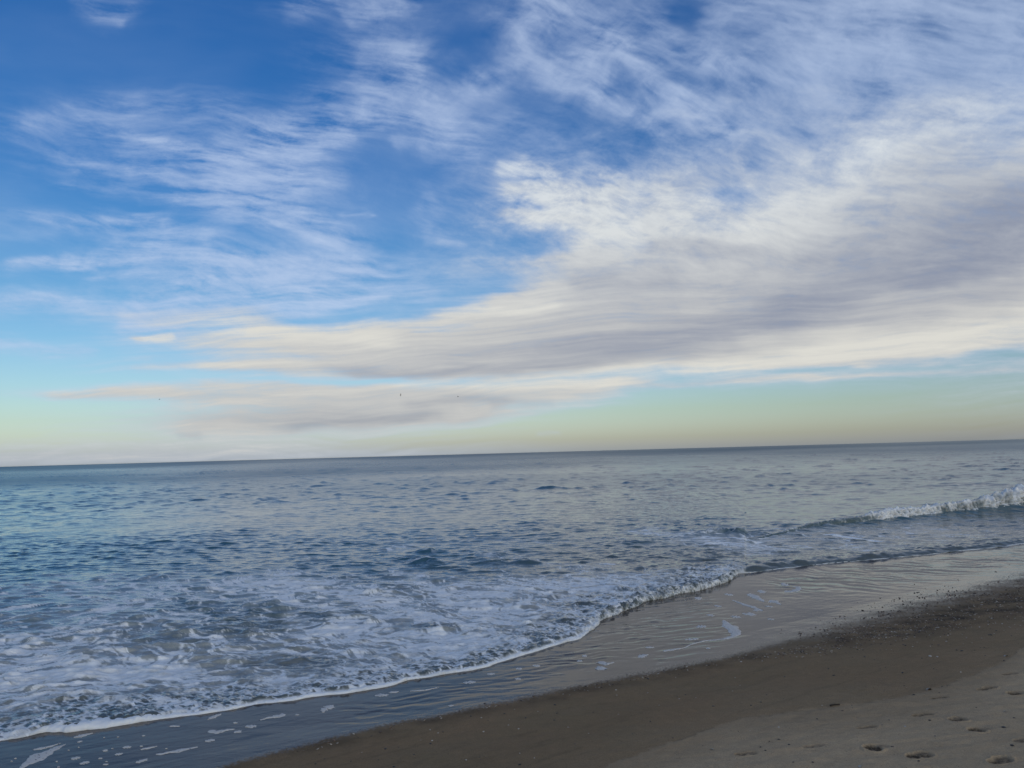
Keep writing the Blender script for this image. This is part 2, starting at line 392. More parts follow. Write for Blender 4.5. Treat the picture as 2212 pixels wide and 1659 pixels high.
def foam_field(x, y, u, v, de):
    """foam cover 0..1 on the water; de = distance from the swash edge, seaward"""
    w1 = fbm(x/2.6, y/2.6, 3, 200); w2 = fbm(x/2.6+7, y/2.6, 3, 204)
    lf = ss(420, 60, u+60*w1)                                # on the far left the streaks bend the other way
    a1, b1 = rot(x, y, -36); a2, b2 = rot(x, y, 24)
    def layer(La, Lb, fn):
        return fn((a1+w1*1.3)/La, (b1+w2*.9)/Lb)*(1-lf)+fn((a2+w1*1.3)/La, (b2+w2*.9)/Lb)*lf
    st = layer(2.6, .60, lambda p, q: fbm(p, q, 5, 210, .52))
    rd = layer(1.5, .38, lambda p, q: ridged(p, q, 4, 240, .5))
    rf = layer(.55, .15, lambda p, q: ridged(p+5, q, 3, 250, .55))
    def cells(p, q): return worley(p, q, 5)[0]
    hole = ss(.52, .14, layer(.95, .36, cells)+.10*fbm(x/.2, y/.15, 2, 222))
    near = ss(60, 26, y)
    D = CS.sample(DEN, u+60*w1, v+11*w2)
    g = D*1.06+.42*st+.62*(rd-.52)+.30*(rf-.5)*near-.34*hole*near+.04
    veil = ss(.10, .75, D*1.1+.35*st+.15*(rf-.5))*.30
    body = ss(.53, .76, g+.10*(rf-.5)*near)
    f = np.maximum(veil*ss(0, .3, D+.1*st), body*(.94+.25*(rf-.4)))
    fil = np.maximum(ss(.76, .90, rd), .8*ss(.80, .95, rf))*ss(.10, .4, D+.25*st)*near          # thin bright threads
    f = np.maximum(f, fil*.75)
    # lacy brown belt just behind the edge
    q1 = .45*fbm(x/.25, y/.2, 3, 226)
    c1, c2 = worley(x/.30+q1, y/.20-q1, 6); d1, d2 = worley(x/.13+q1, y/.10, 16)
    lace = .60*ss(.36, .02, c2-c1)+.34*ss(.34, .02, d2-d1)+.62*st+.55*(rf-.45)+.35*fbm(x/.6, y/.4, 4, 227)
    wb = 1.2+1.1*w1
    belt = ss(wb+.9, wb-.6, de)*ss(1640, 1560, u)
    f = f*(1-belt)+belt*ss(.30, .82, lace+.22*D)
    return np.clip(f*(.9+.3*fbm(x/.25, y/.2, 4, 230)), 0, 1)
import bpy, bmesh, random, time
T0 = time.time()
DEN = foam_density_map()
scene = bpy.context.scene; COL = scene.collection
rng = np.random.RandomState(7); random.seed(7)

def tag(o, label=None, cat=None, group=None, kind=None):
    if label: o['label'] = label
    if cat: o['category'] = cat
    if group: o['group'] = group
    if kind: o['kind'] = kind
    return o
def mesh_from(name, co, faces, attrs=None, mat=None, smooth=True):
    """co (n,3), faces (m,k) with k 3 or 4"""
    co = np.asarray(co, np.float32); faces = np.asarray(faces, np.int32)
    me = bpy.data.meshes.new(name); me.vertices.add(len(co)); me.vertices.foreach_set('co', co.ravel())
    k = faces.shape[1]; me.loops.add(faces.size); me.loops.foreach_set('vertex_index', faces.ravel())
    me.polygons.add(len(faces)); me.polygons.foreach_set('loop_start', np.arange(len(faces), dtype=np.int32)*k)
    me.polygons.foreach_set('loop_total', np.full(len(faces), k, np.int32))
    if smooth: me.polygons.foreach_set('use_smooth', np.ones(len(faces), bool))
    for n, d in (attrs or {}).items():
        a = me.attributes.new(n, 'FLOAT', 'POINT'); a.data.foreach_set('value', np.asarray(d, np.float32).ravel())
    me.update(calc_edges=True); me.validate()
    if mat: me.materials.append(mat)
    return me
def link(name, me):
    o = bpy.data.objects.new(name, me); COL.objects.link(o); return o
def grid_faces(r, c, keep=None):
    i = np.arange(r*c).reshape(r, c)
    f = np.stack([i[:-1, :-1], i[:-1, 1:], i[1:, 1:], i[1:, :-1]], -1).reshape(-1, 4)
    if keep is not None:
        kv = keep.reshape(r, c); k = (kv[:-1, :-1] | kv[:-1, 1:] | kv[1:, 1:] | kv[1:, :-1]).ravel(); f = f[k]
    return f
def compact(co, f, attrs):
    used = np.zeros(len(co), bool); used[f.ravel()] = True; m = np.cumsum(used)-1
    return co[used], m[f], {k: np.asarray(v).ravel()[used] for k, v in attrs.items()}

# ---------------------------------------------------------------- materials
def new_mat(name):
    m = bpy.data.materials.new(name); m.use_nodes = True; nt = m.node_tree; nt.nodes.clear()
    return m, nt
class N:
    def __init__(s, nt): s.nt = nt
    def n(s, t, **kw):
        x = s.nt.nodes.new(t)
        for k, v in kw.items():
            if k.startswith('i_'):
                key = k[2:]; key = int(key) if key.isdigit() else key.replace('_', ' ')
                x.inputs[key].default_value = v
            else: setattr(x, k, v)
        return x
    def l(s, a, b): s.nt.links.new(a, b)
    def attr(s, name): return s.n('ShaderNodeAttribute', attribute_name=name).outputs['Fac']
    def math(s, op, a, b=None, clamp=False):
        x = s.n('ShaderNodeMath', operation=op, use_clamp=clamp)
        for i, v in enumerate((a, b)):
            if v is None: continue
            if isinstance(v, (int, float)): x.inputs[i].default_value = v
            else: s.l(v, x.inputs[i])
        return x.outputs[0]
    def mix(s, f, a, b):
        x = s.n('ShaderNodeMix', data_type='RGBA')
        for i, v in ((0, f), (6, a), (7, b)):
            if isinstance(v, (int, float)): x.inputs[i].default_value = v
            elif isinstance(v, tuple): x.inputs[i].default_value = (*v, 1)
            else: s.l(v, x.inputs[i])
        return x.outputs[2]
    def noise(s, scale, detail=4, rough=.6, vec=None, dist=0.):
        x = s.n('ShaderNodeTexNoise'); x.inputs['Scale'].default_value = scale; x.inputs['Detail'].default_value = detail
        x.inputs['Roughness'].default_value = rough; x.inputs['Distortion'].default_value = dist
        s.l(vec if vec else s.obj(), x.inputs['Vector']); return x.outputs['Fac']
    def obj(s):
        if not hasattr(s, '_o'): s._o = s.n('ShaderNodeTexCoord').outputs['Object']
        return s._o
    def ramp(s, f, stops, interp='LINEAR'):
        x = s.n('ShaderNodeValToRGB'); e = x.color_ramp.elements; x.color_ramp.interpolation = interp
        while len(e) < len(stops): e.new(.5)
        for el, (p, c) in zip(e, stops): el.position = p; el.color = (*c, 1)
        s.l(f, x.inputs[0]); return x.outputs[0]
    def mapping(s, scale, rz=0):
        m = s.n('ShaderNodeMapping'); m.inputs['Scale'].default_value = scale; m.inputs['Rotation'].default_value = (0, 0, rz)
        s.l(s.obj(), m.inputs['Vector']); return m.outputs[0]
def srgb(*c): return tuple((v/255/12.92 if v/255 <= .04045 else ((v/255+.055)/1.055)**2.4) for v in c)

def water_material():
    m, nt = new_mat('sea_water'); q = N(nt)
    foam = q.attr('foam'); shallow = q.attr('shallow'); rough = q.attr('rough')
    deepc = q.mix(shallow, (.042, .108, .150), (.100, .118, .116))
    w = q.n('ShaderNodeBsdfPrincipled'); q.l(deepc, w.inputs['Base Color']); q.l(rough, w.inputs['Roughness'])
    w.inputs['IOR'].default_value = 1.33
    q.l(q.attr('sheen'), w.inputs['Specular IOR Level'])
    b1 = q.noise(5.5, 3, .6, q.mapping((.34, 1., 1.)), .3); b2 = q.noise(1.1, 3, .65, q.mapping((.28, 1., 1.), .08), .3)
    b3 = q.noise(.16, 3, .7, q.mapping((.35, 1., 1.), -.1), .2)
    bm = q.n('ShaderNodeBump', i_Strength=1.); bm.inputs['Distance'].default_value = .018; q.l(b1, bm.inputs['Height'])
    bn = q.n('ShaderNodeBump', i_Strength=1.); bn.inputs['Distance'].default_value = .040; q.l(b2, bn.inputs['Height']); q.l(bm.outputs[0], bn.inputs['Normal'])
    bo = q.n('ShaderNodeBump', i_Strength=1.); bo.inputs['Distance'].default_value = .10; q.l(b3, bo.inputs['Height']); q.l(bn.outputs[0], bo.inputs['Normal'])
    q.l(bo.outputs[0], w.inputs['Normal'])
    f = q.n('ShaderNodeBsdfPrincipled'); f.inputs['Base Color'].default_value = (.80, .85, .90, 1); f.inputs['Roughness'].default_value = .75
    f.inputs['Specular IOR Level'].default_value = .25
    fb = q.noise(38, 4, .7); bf = q.n('ShaderNodeBump', i_Strength=.8); bf.inputs['Distance'].default_value = .012; q.l(fb, bf.inputs['Height']); q.l(bf.outputs[0], f.inputs['Normal'])
    fn = q.math('ADD', foam, q.math('MULTIPLY', q.math('SUBTRACT', q.noise(30, 3, .7), .5), q.math('MULTIPLY', .9, q.math('MULTIPLY', foam, q.math('SUBTRACT', 1.15, foam)))), True)
    mx = q.n('ShaderNodeMixShader'); q.l(fn, mx.inputs[0]); q.l(w.outputs[0], mx.inputs[1]); q.l(f.outputs[0], mx.inputs[2])
    o = q.n('ShaderNodeOutputMaterial'); q.l(mx.outputs[0], o.inputs[0]); return m

def sand_material():
    m, nt = new_mat('beach_sand'); q = N(nt)
    wet = q.attr('film'); dry = q.attr('dry'); grit_shade = q.attr('grit_shade')
    base = q.mix(dry, (.225, .156, .090), (.42, .320, .208))
    red = q.mix(q.noise(.7, 4, .6), (.250, .156, .088), (.190, .155, .090))
    base = q.mix(q.math('MULTIPLY', q.math('SUBTRACT', 1., dry), .65), base, red)
    g1 = q.noise(230, 2, .8); g2 = q.noise(70, 3, .7)
    gr = q.math('ADD', q.math('MULTIPLY', g1, .7), q.math('MULTIPLY', g2, .5))
    k = q.n('ShaderNodeMapRange'); q.l(gr, k.inputs[0]); k.inputs[1].default_value = .35; k.inputs[2].default_value = .85; k.inputs[3].default_value = .50; k.inputs[4].default_value = 1.55
    hv = q.n('ShaderNodeVectorMath', operation='SCALE'); q.l(base, hv.inputs[0]); q.l(k.outputs[0], hv.inputs['Scale'])
    dark = q.mix(q.math('MULTIPLY', grit_shade, .88), hv.outputs[0], (.028, .022, .018))  # darkens for real grit and for the painted footprint shade
    g3 = q.math('ADD', .80, q.math('MULTIPLY', .40, q.noise(6, 5, .75))); v3 = q.n('ShaderNodeVectorMath', operation='SCALE'); q.l(dark, v3.inputs[0]); q.l(g3, v3.inputs['Scale']); dark = v3.outputs[0]
    # grains coarse enough to count as dark specks
    sp = q.n('ShaderNodeTexVoronoi', feature='F1'); sp.inputs['Scale'].default_value = 26; q.l(q.obj(), sp.inputs['Vector'])
    spk = q.math('MULTIPLY', q.math('LESS_THAN', sp.outputs['Distance'], .17), q.math('GREATER_THAN', q.noise(9, 2, .5), .57))
    dark = q.mix(q.math('MULTIPLY', spk, .55), dark, (.02, .018, .015))
    dark = q.mix(q.math('MULTIPLY', wet, .85), dark, (.036, .029, .030))
    p = q.n('ShaderNodeBsdfPrincipled'); q.l(dark, p.inputs['Base Color'])
    r = q.math('SUBTRACT', .95, q.math('MULTIPLY', wet, .5)); q.l(r, p.inputs['Roughness'])
    sl = q.math('MULTIPLY', .18, q.math('SUBTRACT', 1., wet)); q.l(sl, p.inputs['Specular IOR Level'])
    bm = q.n('ShaderNodeBump', i_Strength=.9); bm.inputs['Distance'].default_value = .010
    dr = q.math('MULTIPLY', gr, q.math('SUBTRACT', 1.05, wet)); q.l(dr, bm.inputs['Height'])
    q.l(bm.outputs[0], p.inputs['Normal'])
    q.l(wet, p.inputs['Coat Weight']); p.inputs['Coat IOR'].default_value = 1.19
    cr_ = q.math('ADD', .07, q.math('MULTIPLY', q.math('SUBTRACT', 1., wet), .5)); q.l(cr_, p.inputs['Coat Roughness'])
    cb = q.n('ShaderNodeBump', i_Strength=.5); cb.inputs['Distance'].default_value = .006
    q.l(q.noise(7, 3, .6, q.mapping((.5, 1, 1), .5)), cb.inputs['Height']); q.l(cb.outputs[0], p.inputs['Coat Normal'])
    o = q.n('ShaderNodeOutputMaterial'); q.l(p.outputs[0], o.inputs[0]); return m

def simple_mat(name, ca, cb, scale, rough=.7, bump=.3, dist=.003, spec=.4, coat=0.):
    m, nt = new_mat(name); q = N(nt)
    c = q.mix(q.noise(scale, 4, .65), ca, cb); p = q.n('ShaderNodeBsdfPrincipled'); q.l(c, p.inputs['Base Color'])
    p.inputs['Roughness'].default_value = rough; p.inputs['Specular IOR Level'].default_value = spec; p.inputs['Coat Weight'].default_value = coat
    b = q.n('ShaderNodeBump', i_Strength=bump); b.inputs['Distance'].default_value = dist; q.l(q.noise(scale*2.5, 4, .7), b.inputs['Height']); q.l(b.outputs[0], p.inputs['Normal'])
    o = q.n('ShaderNodeOutputMaterial'); q.l(p.outputs[0], o.inputs[0]); return m

def cloud_material():
    m, nt = new_mat('clouds'); q = N(nt)
    den = q.attr('cover'); br = q.attr('sunlit'); body = q.attr('body')
    z = q.n('ShaderNodeSeparateXYZ'); q.l(q.obj(), z.inputs[0])
    h = q.math('DIVIDE', z.outputs[2], RDOME)
    sunc = q.ramp(h, [(0, CL['low_sun']), (.16, CL['low_sun']), (.34, CL['high_sun'])])
    grey = q.ramp(h, [(0, CL['low_grey']), (.14, CL['mid_grey']), (.4, CL['high_grey'])])
    c = q.mix(br, grey, sunc)
    ci = q.mix(br, CL['cirrus_dim'], CL['cirrus'])
    c = q.mix(body, ci, c)
    e = q.n('ShaderNodeEmission'); q.l(c, e.inputs[0]); e.inputs[1].default_value = 1.
    t = q.n('ShaderNodeBsdfTransparent'); mx = q.n('ShaderNodeMixShader'); q.l(den, mx.inputs[0]); q.l(t.outputs[0], mx.inputs[1]); q.l(e.outputs[0], mx.inputs[2])
    o = q.n('ShaderNodeOutputMaterial'); q.l(mx.outputs[0], o.inputs[0])
    m.cycles.emission_sampling = 'NONE'
    return m

RDOME = 70000.
CL = dict(low_sun=srgb(221, 219, 211), high_sun=srgb(216, 223, 229), low_grey=srgb(157, 162, 169), mid_grey=srgb(142, 149, 167), high_grey=srgb(138, 148, 170),
          cirrus=srgb(200, 216, 241), cirrus_dim=srgb(126, 154, 204))
M_WATER = water_material(); M_SAND = sand_material(); M_CLOUD = cloud_material()

# ---------------------------------------------------------------- clouds
def build_clouds():
    az = np.radians(np.arange(-62, 62.01, .06)); el = np.radians(np.concatenate([np.arange(-.05, 12, .05), np.arange(12, 36, .06), np.arange(36, 62, .12)]))
    A, E = np.meshgrid(az, el)
    dx, dy, dz = np.sin(A)*np.cos(E), np.cos(A)*np.cos(E), np.sin(E)
    w = np.maximum(dx*FW[0]+dy*FW[1]+dz*FW[2], .12)
    u = 1106+FPX*(dx*RT[0]+dy*RT[1]+dz*RT[2])/w; v = 829.5-FPX*(dx*UP[0]+dy*UP[1]+dz*UP[2])/w
    u = np.clip(u, -2600, 4800); v = np.clip(v, -2600, 1100)
    den, br, body = cloud_fields(u, v)
    fade = ss(62, 50, np.degrees(np.abs(A)))*ss(61, 46, np.degrees(E))*ss(-.05, .1, np.degrees(E))
    co = np.stack([dx, dy, dz], -1).reshape(-1, 3)*RDOME; co[:, 2] += CAMH
    me = mesh_from('clouds', co, grid_faces(len(el), len(az)), dict(cover=den*fade, sunlit=br, body=body), M_CLOUD)
    o = link('clouds', me); tag(o, 'thin streaky white cirrus and a grey-bellied cloud sheet spreading over the sea', 'clouds', kind='stuff')

def build_back_clouds():
    """the same broken sheet carried on overhead and behind the viewer"""
    az = np.radians(np.arange(-180, 180.1, .6)); el = np.radians(np.arange(2, 90.1, .6)); A, E = np.meshgrid(az, el)
    dx, dy, dz = np.sin(A)*np.cos(E), np.cos(A)*np.cos(E), np.sin(E); px, py = dx/(dz+.12), dy/(dz+.12)
    n = fbm(px*1.1+3, py*.7, 6, 700); den = ss(-.30, .42, n+.25*np.tanh(px))*.92; br = np.clip(.62+.5*fbm(px*2, py*1.4, 4, 710), 0, 1)
    ad, ed = np.degrees(np.abs(A)), np.degrees(E); fade = 1-ss(62, 50, ad)*ss(61, 46, ed)
    co = np.stack([dx, dy, dz], -1).reshape(-1, 3)*(RDOME*.995); co[:, 2] += CAMH
    me = mesh_from('clouds', co, grid_faces(len(el), len(az), (fade > .001).ravel()), dict(cover=den*fade*ss(2, 9, ed), sunlit=br, body=ss(.3, .8, den)), M_CLOUD)
    o = link('clouds', me); tag(o, 'broken pale cloud overhead and behind, beyond the frame', 'clouds', kind='stuff')

# ---------------------------------------------------------------- sea
CREST = [(1560, 1176), (1640, 1166), (1690, 1158), (1720, 1151), (1750, 1146), (1800, 1139), (1850, 1133), (1900, 1128), (1950, 1123), (2000, 1119), (2050, 1115), (2100, 1111), (2150, 1107), (2212, 1102), (2320, 1093), (2450, 1083), (2700, 1066), (3000, 1046)]
CRH = [.02, .13, .22, .27, .32, .36, .40, .48, .54, .54, .60, .72, .90, 1.06, 1.1, 1., .7, .3]
PC = to_plane(CREST)
SMALL = [  # crest line, height, front width, back width
    ([(862, 1222), (890, 1218), (920, 1216), (950, 1218), (980, 1222)], .17, .30, .5),
    ([(1000, 1222), (1080, 1220), (1150, 1222), (1210, 1226)], .10, .4, .6),
    ([(880, 1196), (930, 1194), (990, 1198)], .10, .5, .8),
    ([(1440, 1166), (1500, 1162), (1560, 1160), (1640, 1160), (1690, 1164)], .22, .5, .9),
    ([(1290, 1180), (1380, 1176), (1450, 1174)], .09, .4, .8),
    ([(1000, 1206), (1060, 1203), (1120, 1200)], .10, .4, .8),
    ([(280, 1256), (330, 1254), (380, 1256)], .12, .35, .6),
    ([(330, 1222), (420, 1224), (480, 1228)], .04, .35, .7),
    ([(-60, 1285), (20, 1278), (90, 1282)], .07, .4, .7),
    ([(740, 1284), (800, 1290), (880, 1302)], .10, .4, .6),
    ([(860, 1352), (930, 1362), (1010, 1376)], .07, .35, .5),
    ([(80, 1416), (150, 1430), (240, 1460)], .05, .3, .5),
    ([(1500, 1196), (1600, 1192), (1700, 1194), (1800, 1192)], .05, .3, .6),
]
SP = [(to_plane(p), h, a, b) for p, h, a, b in SMALL]
def build_sea():
    d = np.concatenate([np.arange(425, 110, -.40), np.arange(110, 25, -.17), np.arange(25, 3, -.21), np.geomspace(3, .05, 24)])
    Y = 4*769./d; X = np.linspace(-1.15, 1.15, 1750)
    XX, YY = np.meshgrid(X, Y); x = XX*YY; y = YY
    u, v = project(x, y, 0*x)
    land = (v > np.interp(u, EU, EV)+40)
    de = np.full(x.shape, 50.); k = (y < 48) & ~land & (v > 1040)
    dA, _ = line_dist(x[k], y[k], PA); dB, _ = line_dist(x[k], y[k], PB)
    dd = np.minimum(dA, dB); sgn = np.where(v[k] < np.interp(u[k], EU, EV), 1, -1); de[k] = dd*sgn
    de[land] = -5
    isB = ss(1580, 1640, u)
    rr = y*y/(4*769)*np.interp(y, [25, 30, 110, 130], [.40, .17, .17, .21])
    z = 0*x
    att = .62+.38*ss(0, 7, de)
    w1 = fbm(x/9, y/9, 3, 300)
    for i, (lam, ang, slope, stt) in enumerate([(.08, 8, .14, 2.2), (.14, -7, .20, 2.6), (.25, 6, .30, 2.8), (.43, -5, .32, 2.4), (.75, 4, .26, 1.8), (1.3, -4, .17, 1.3), (2.3, -4, .13, .9), (4.2, 3, .12, .6), (8, -3, .12, .4), (16, 2, .14, .28), (32, -2, .16, .18), (70, 2, .16, .09), (150, 2, .16, .06)]):
        wgt = ss(1.8, 6.6, lam/rr)
        if lam > 1.: wgt = wgt*(1-(1-.16)*ss(6, 13, lam/rr))*min(1., 1.35*stt)
        kk = wgt > 0
        if not kk.any(): continue
        r = np.zeros_like(x); r[kk] = ripple(x[kk]+w1[kk]*min(lam, .9), y[kk]+w1[kk]*min(lam, .9)*.6, lam, ang+6*np.sin(i), 310+3*i, stt)
        r = np.clip(r, -.6, .7); rp = 2.1*np.maximum(r+.04, 0)**1.45+.35*r
        if lam < .6: rp = rp*(1+.9*ss(30, 18, y))
        if lam < 1: rp = rp*(.90+.10*ss(28, 17, y))
        elif lam < 9: rp = rp*(1+.3*ss(42, 75, y))
        z += rp*lam*slope*(.30 if lam > 9 else .29 if lam < .6 else .13 if lam < 1 else .18 if lam < 2 else .28)*wgt*(att if lam < 4 else ss(0, 14, de)*np.minimum(1, 1.))*(1+.5*w1)
    zr = z.copy()
    # churned water of the surf zone
    surf = ss(12, 3, de)*ss(0, 1.2, de)
    ch = ridged(x/.95+.5*w1, y/.7, 4, 350)-.5
    z += surf*.03*ch*ss(45, 30, y)+.022*surf*(ridged(x/.30, y/.22, 3, 360)-.5)*ss(34, 22, y)
    sw = np.full(x.shape, 0.); foamx = np.zeros_like(x)
    for P, h, a, b in SP:
        c0 = P.mean(0); kk = np.hypot(x-c0[0], y-c0[1]) < 9
        dq, par = line_dist(x[kk], y[kk], P)
        yc = np.interp(x[kk], P[:, 0], P[:, 1]); q = yc-y[kk]                      # + towards the viewer
        n = len(P)-1; endf = ss(0, .5*n, par)*ss(n, .5*n, par)
        prof = np.where(q > 0, np.exp(-(q/a)**2*1.4), np.exp(-(q/b)**2))
        inx = ss(P[0, 0]-.2, P[0, 0]+.5, x[kk])*ss(P[-1, 0]+.2, P[-1, 0]-.5, x[kk])
        z[kk] += h*prof*np.maximum(endf, .15)*inx*(1+.75*fbm(x[kk]/.6, y[kk]/.5, 4, 370))
        if .165 < h < .2: foamx[kk] = np.maximum(foamx[kk], ss(.5, .9, np.exp(-(q+.25)**2/.08))*inx*endf*.75)
    # the swell that carries the breaker and leads up to its back
    dq, par = line_dist(x, y, PC); yc = np.interp(x, PC[:, 0], PC[:, 1]); hh = np.interp(par, np.arange(len(CRH)), CRH)
    q = yc-y; far = x > PC[0, 0]-1
    z += np.where(far & (q < 0), hh*.55*np.exp(-(q/3.2)**2), np.where(far, hh*.45*np.exp(-(q/1.1)**2), 0))
    # front of the swash, a rounded lip on the sand
    hl = np.interp(u, [-700, 0, 100, 260, 600, 1000, 1250, 1330, 1480, 1587, 1600, 1800, 2300], [.03, .03, .05, .05, .04, .05, .07, .12, .15, .11, .10, .10, .08])
    base = np.maximum(sand_base(x, y), -.25)
    front = np.where(isB > .5, ss(-.02, .35, de), ss(-.01, .14, de))
    bump = worley(x/.20, y/.20, 9)[0]
    belt = ss(1.9, .2, de)*(1-isB)
    zt = hl*front*(1+.45*fbm(x/.45, y/.45, 3, 380))*np.where(isB > .5, (1+.5*fbm(x/.9, y/.5, 4, 381))*np.exp(-np.maximum(de-.4, 0)**2/1.2), .45+.55*np.exp(-np.maximum(de-.3, 0)**2/3))
    zt += belt*front*.045*(.75-bump)+belt*front*.02*(ridged(x/.1, y/.1, 3, 385)-.5)
    z = z*np.where(isB > .5, ss(-.05, .5, de), .12+.88*ss(.0, 1.5, de))+zt+np.maximum(base, 0)+.012
    z = np.where(de < 0, base-.04, z)
    # cover
    f = np.zeros_like(x); kf = (de > -.3) & (y < 75)
    f[kf] = foam_field(x[kf], y[kf], u[kf], v[kf], de[kf])
    rim = ss(.09, .02, de)*(1-isB)
    lump = (1-isB)*ss(1240, 1340, u)*ss(.9, .1, de)*ss(-.35, .35, fbm(x/.13, y/.13, 4, 395))
    vl, _ = line_dist(x, y, to_plane([(1790, 1158), (1830, 1162), (1860, 1166), (1895, 1170)])); yv = ss(.34, .12, vl)
    slope_face = ss(.02, .10, -np.gradient(z, axis=0)/np.maximum(-np.gradient(y, axis=0), 1e-3))
    f = np.maximum.reduce([f, rim, lump*.8, foamx, yv])
    f = np.where(isB > .5, np.where(de < 1.6, f*np.maximum(ss(.9, 1.8, de), rim), f), f)
    sh = np.clip(ss(13, 1, de)*.95, 0, 1)*ss(70, 40, y)
    rough = np.interp(y, [8, 20, 40, 80, 200, 1000], [.05, .05, .08, .15, .26, .34])
    rough = rough*(1+.35*fbm(x/(y*.5+20), y/(y*.12+6), 4, 398))
    sheen = np.interp(y, [30, 80, 250, 1200], [.5, .42, .24, .10])
    yd = y-.5*zr*ss(.2, 2.5, de)
    co = np.stack([x, yd, z], -1).reshape(-1, 3)
    fcs = grid_faces(len(Y), len(X), (de > -.12) & (y < 1e9))
    co, fcs, at = compact(co, fcs, dict(foam=f, shallow=sh, rough=rough, sheen=sheen))
    o = link('sea', mesh_from('sea', co, fcs[:, ::-1], at, M_WATER)); tag(o, kind='structure')
    return len(co)

# ---------------------------------------------------------------- beach
FEET = [  # picture position (3840 wide), length, width, depth, turn, rough bottom
    (3253, 2729, .27, .10, .040, -3, .7), (3703, 2582, .31, .14, .060, 4, 1.), (3805, 2604, .19, .19, .070, 0, 1.5),
    (3524, 2616, .27, .10, .032, -3, .7), (3462, 2682, .31, .14, .045, 2, .8), (3594, 2701, .20, .21, .055, 0, 1.2),
    (3663, 2740, .19, .19, .055, 0, 1.3), (3274, 2806, .19, .22, .065, 0, 1.7), (3450, 2833, .29, .19, .050, -4, 1.4),
    (3752, 2855, .28, .18, .060, 12, 1.), (3790, 2528, .28, .10, .028, 0, .6), (3842, 2778, .24, .15, .020, 0, .4),
    (2800, 2829, .27, .12, .032, -4, .6), (3056, 2799, .29, .09, .016, -2, .3), (3900, 2700, .28, .16, .05, 0, .8), (3950, 2620, .28, .16, .05, 0, .8)]
def hit_sand(u, v, fn=sand_base):
    u = np.asarray(u, float); v = np.asarray(v, float); r = ray(u, v); z = np.zeros(u.shape)
    for _ in range(12):
        t = (z-CAMH)/r[..., 2]; z = fn(r[..., 0]*t, r[..., 1]*t)
    return r[..., 0]*t, r[..., 1]*t, z
def sand_full(x, y, fine=True):
    h = sand_base(x, y); u, v = project(x, y, h)
    vf = above(FILM, u); vd = above(DAMP, u); ve = np.interp(u, EU, EV)
    film = ss(6, -9, v-vf+3*fbm(x/.5, y/.5, 4, 400)+6*fbm(x/.05, y/.05, 2, 402))
    # gradual grainy run-out on the right
    wide = ss(1500, 1900, u); vf2 = vf+14*wide
    film = film*(1-wide)+wide*ss(30, -30, v-vf+14*fbm(x/.7, y/.5, 5, 404)+12*fbm(x/.06, y/.06, 2, 406))
    dv = v-vd+5*fbm(x/.6, y/.6, 5, 408)+2*fbm(x/.1, y/.1, 3, 409)
    dry = .36*ss(-4, 4, dv)+.36*ss(-10, 90, dv)+.28*ss(-120, 0, dv)
    dry = dry+.10*fbm(x/2.2, y/1.2, 5, 411)
    h = h+.014*fbm(x/1.6, y/1.1, 3, 410)*(1-film*.8)+(.0035*fbm(x/.14, y/.12, 4, 412)*(1-film) if fine else 0)
    cr2 = perlin(x/.035, y/.03, 460)*ss(-.1, .5, fbm(x/.5, y/.3, 3, 461)); h = h+(.005*ss(.25, .6, cr2)+.012*fbm(x/.45, y/.22, 3, 462))*dry*(1-film)
    h = h+.006*dry-.004*np.exp(-((v-vd-2)/3.)**2)
    # wrinkles of the running film
    sea = ss(ve-5, ve+10, v)
    zA = CA.sample(ZA, u, v); zB = CA.sample(ZB, u, v)
    w1 = fbm(x/1.4, y/1.4, 3, 420)
    rA = ripple(x+w1*.2, y+w1*.25, .22, 12, 424, 3.2); rB = ripple(x+w1*.3, y+w1*.3, .36, -40, 430, 4.5)
    rC = ripple(x+w1*.3, y+w1*.2, .16, 30, 436, 4.)
    sharp = lambda r: np.abs(r)**.8*np.sign(r)
    if fine: h = h+film*sea*(.014*zA*sharp(rA)+.024*zB*sharp(rB)+.0012*rC)
    h = h+film*.003
    rg_ = ss(1600, 2100, u); al, ac = rot(x, y, 35)
    old = ridged(al/5+fbm(x, y, 2, 442)*.3, ac/.55, 3, 443)
    grit_shade = np.clip(np.exp(-((v-vf-6-32*rg_)/(14.+20*rg_))**2)*(.55+.35*rg_)*(1-film)*(.6+.8*fbm(x/.5, y/.5, 4, 440))+.16*ss(.62, .95, old)*(1-film)*(1-.5*dry)
                   +.30*np.exp(-((dv-1.)/2.2)**2)*(.4+fbm(x/.2, y/.2, 3, 445))+.05*fbm(al/1.2, ac/.25, 5, 446), 0, 1)
    return h, film, dry, grit_shade
CA = Canvas(-900, 1100, 3200, 1800, 5)
ZA = CA.zero()
for p, w, a in [([(1120, 1450), (1250, 1420), (1380, 1360), (1460, 1320), (1560, 1290)], [20, 34, 46, 40, 20], .95), ([(1400, 1420), (1600, 1345)], 40, .6), ([(700, 1560), (960, 1500), (1200, 1460)], 26, .4)]: ZA = CA.stroke(ZA, p, w, a, .1)
ZB = CA.stroke(CA.zero(), [(1640, 1268), (1760, 1252), (1900, 1240), (2080, 1216), (2260, 1196)], [24, 26, 30, 26, 22], .95, .1)
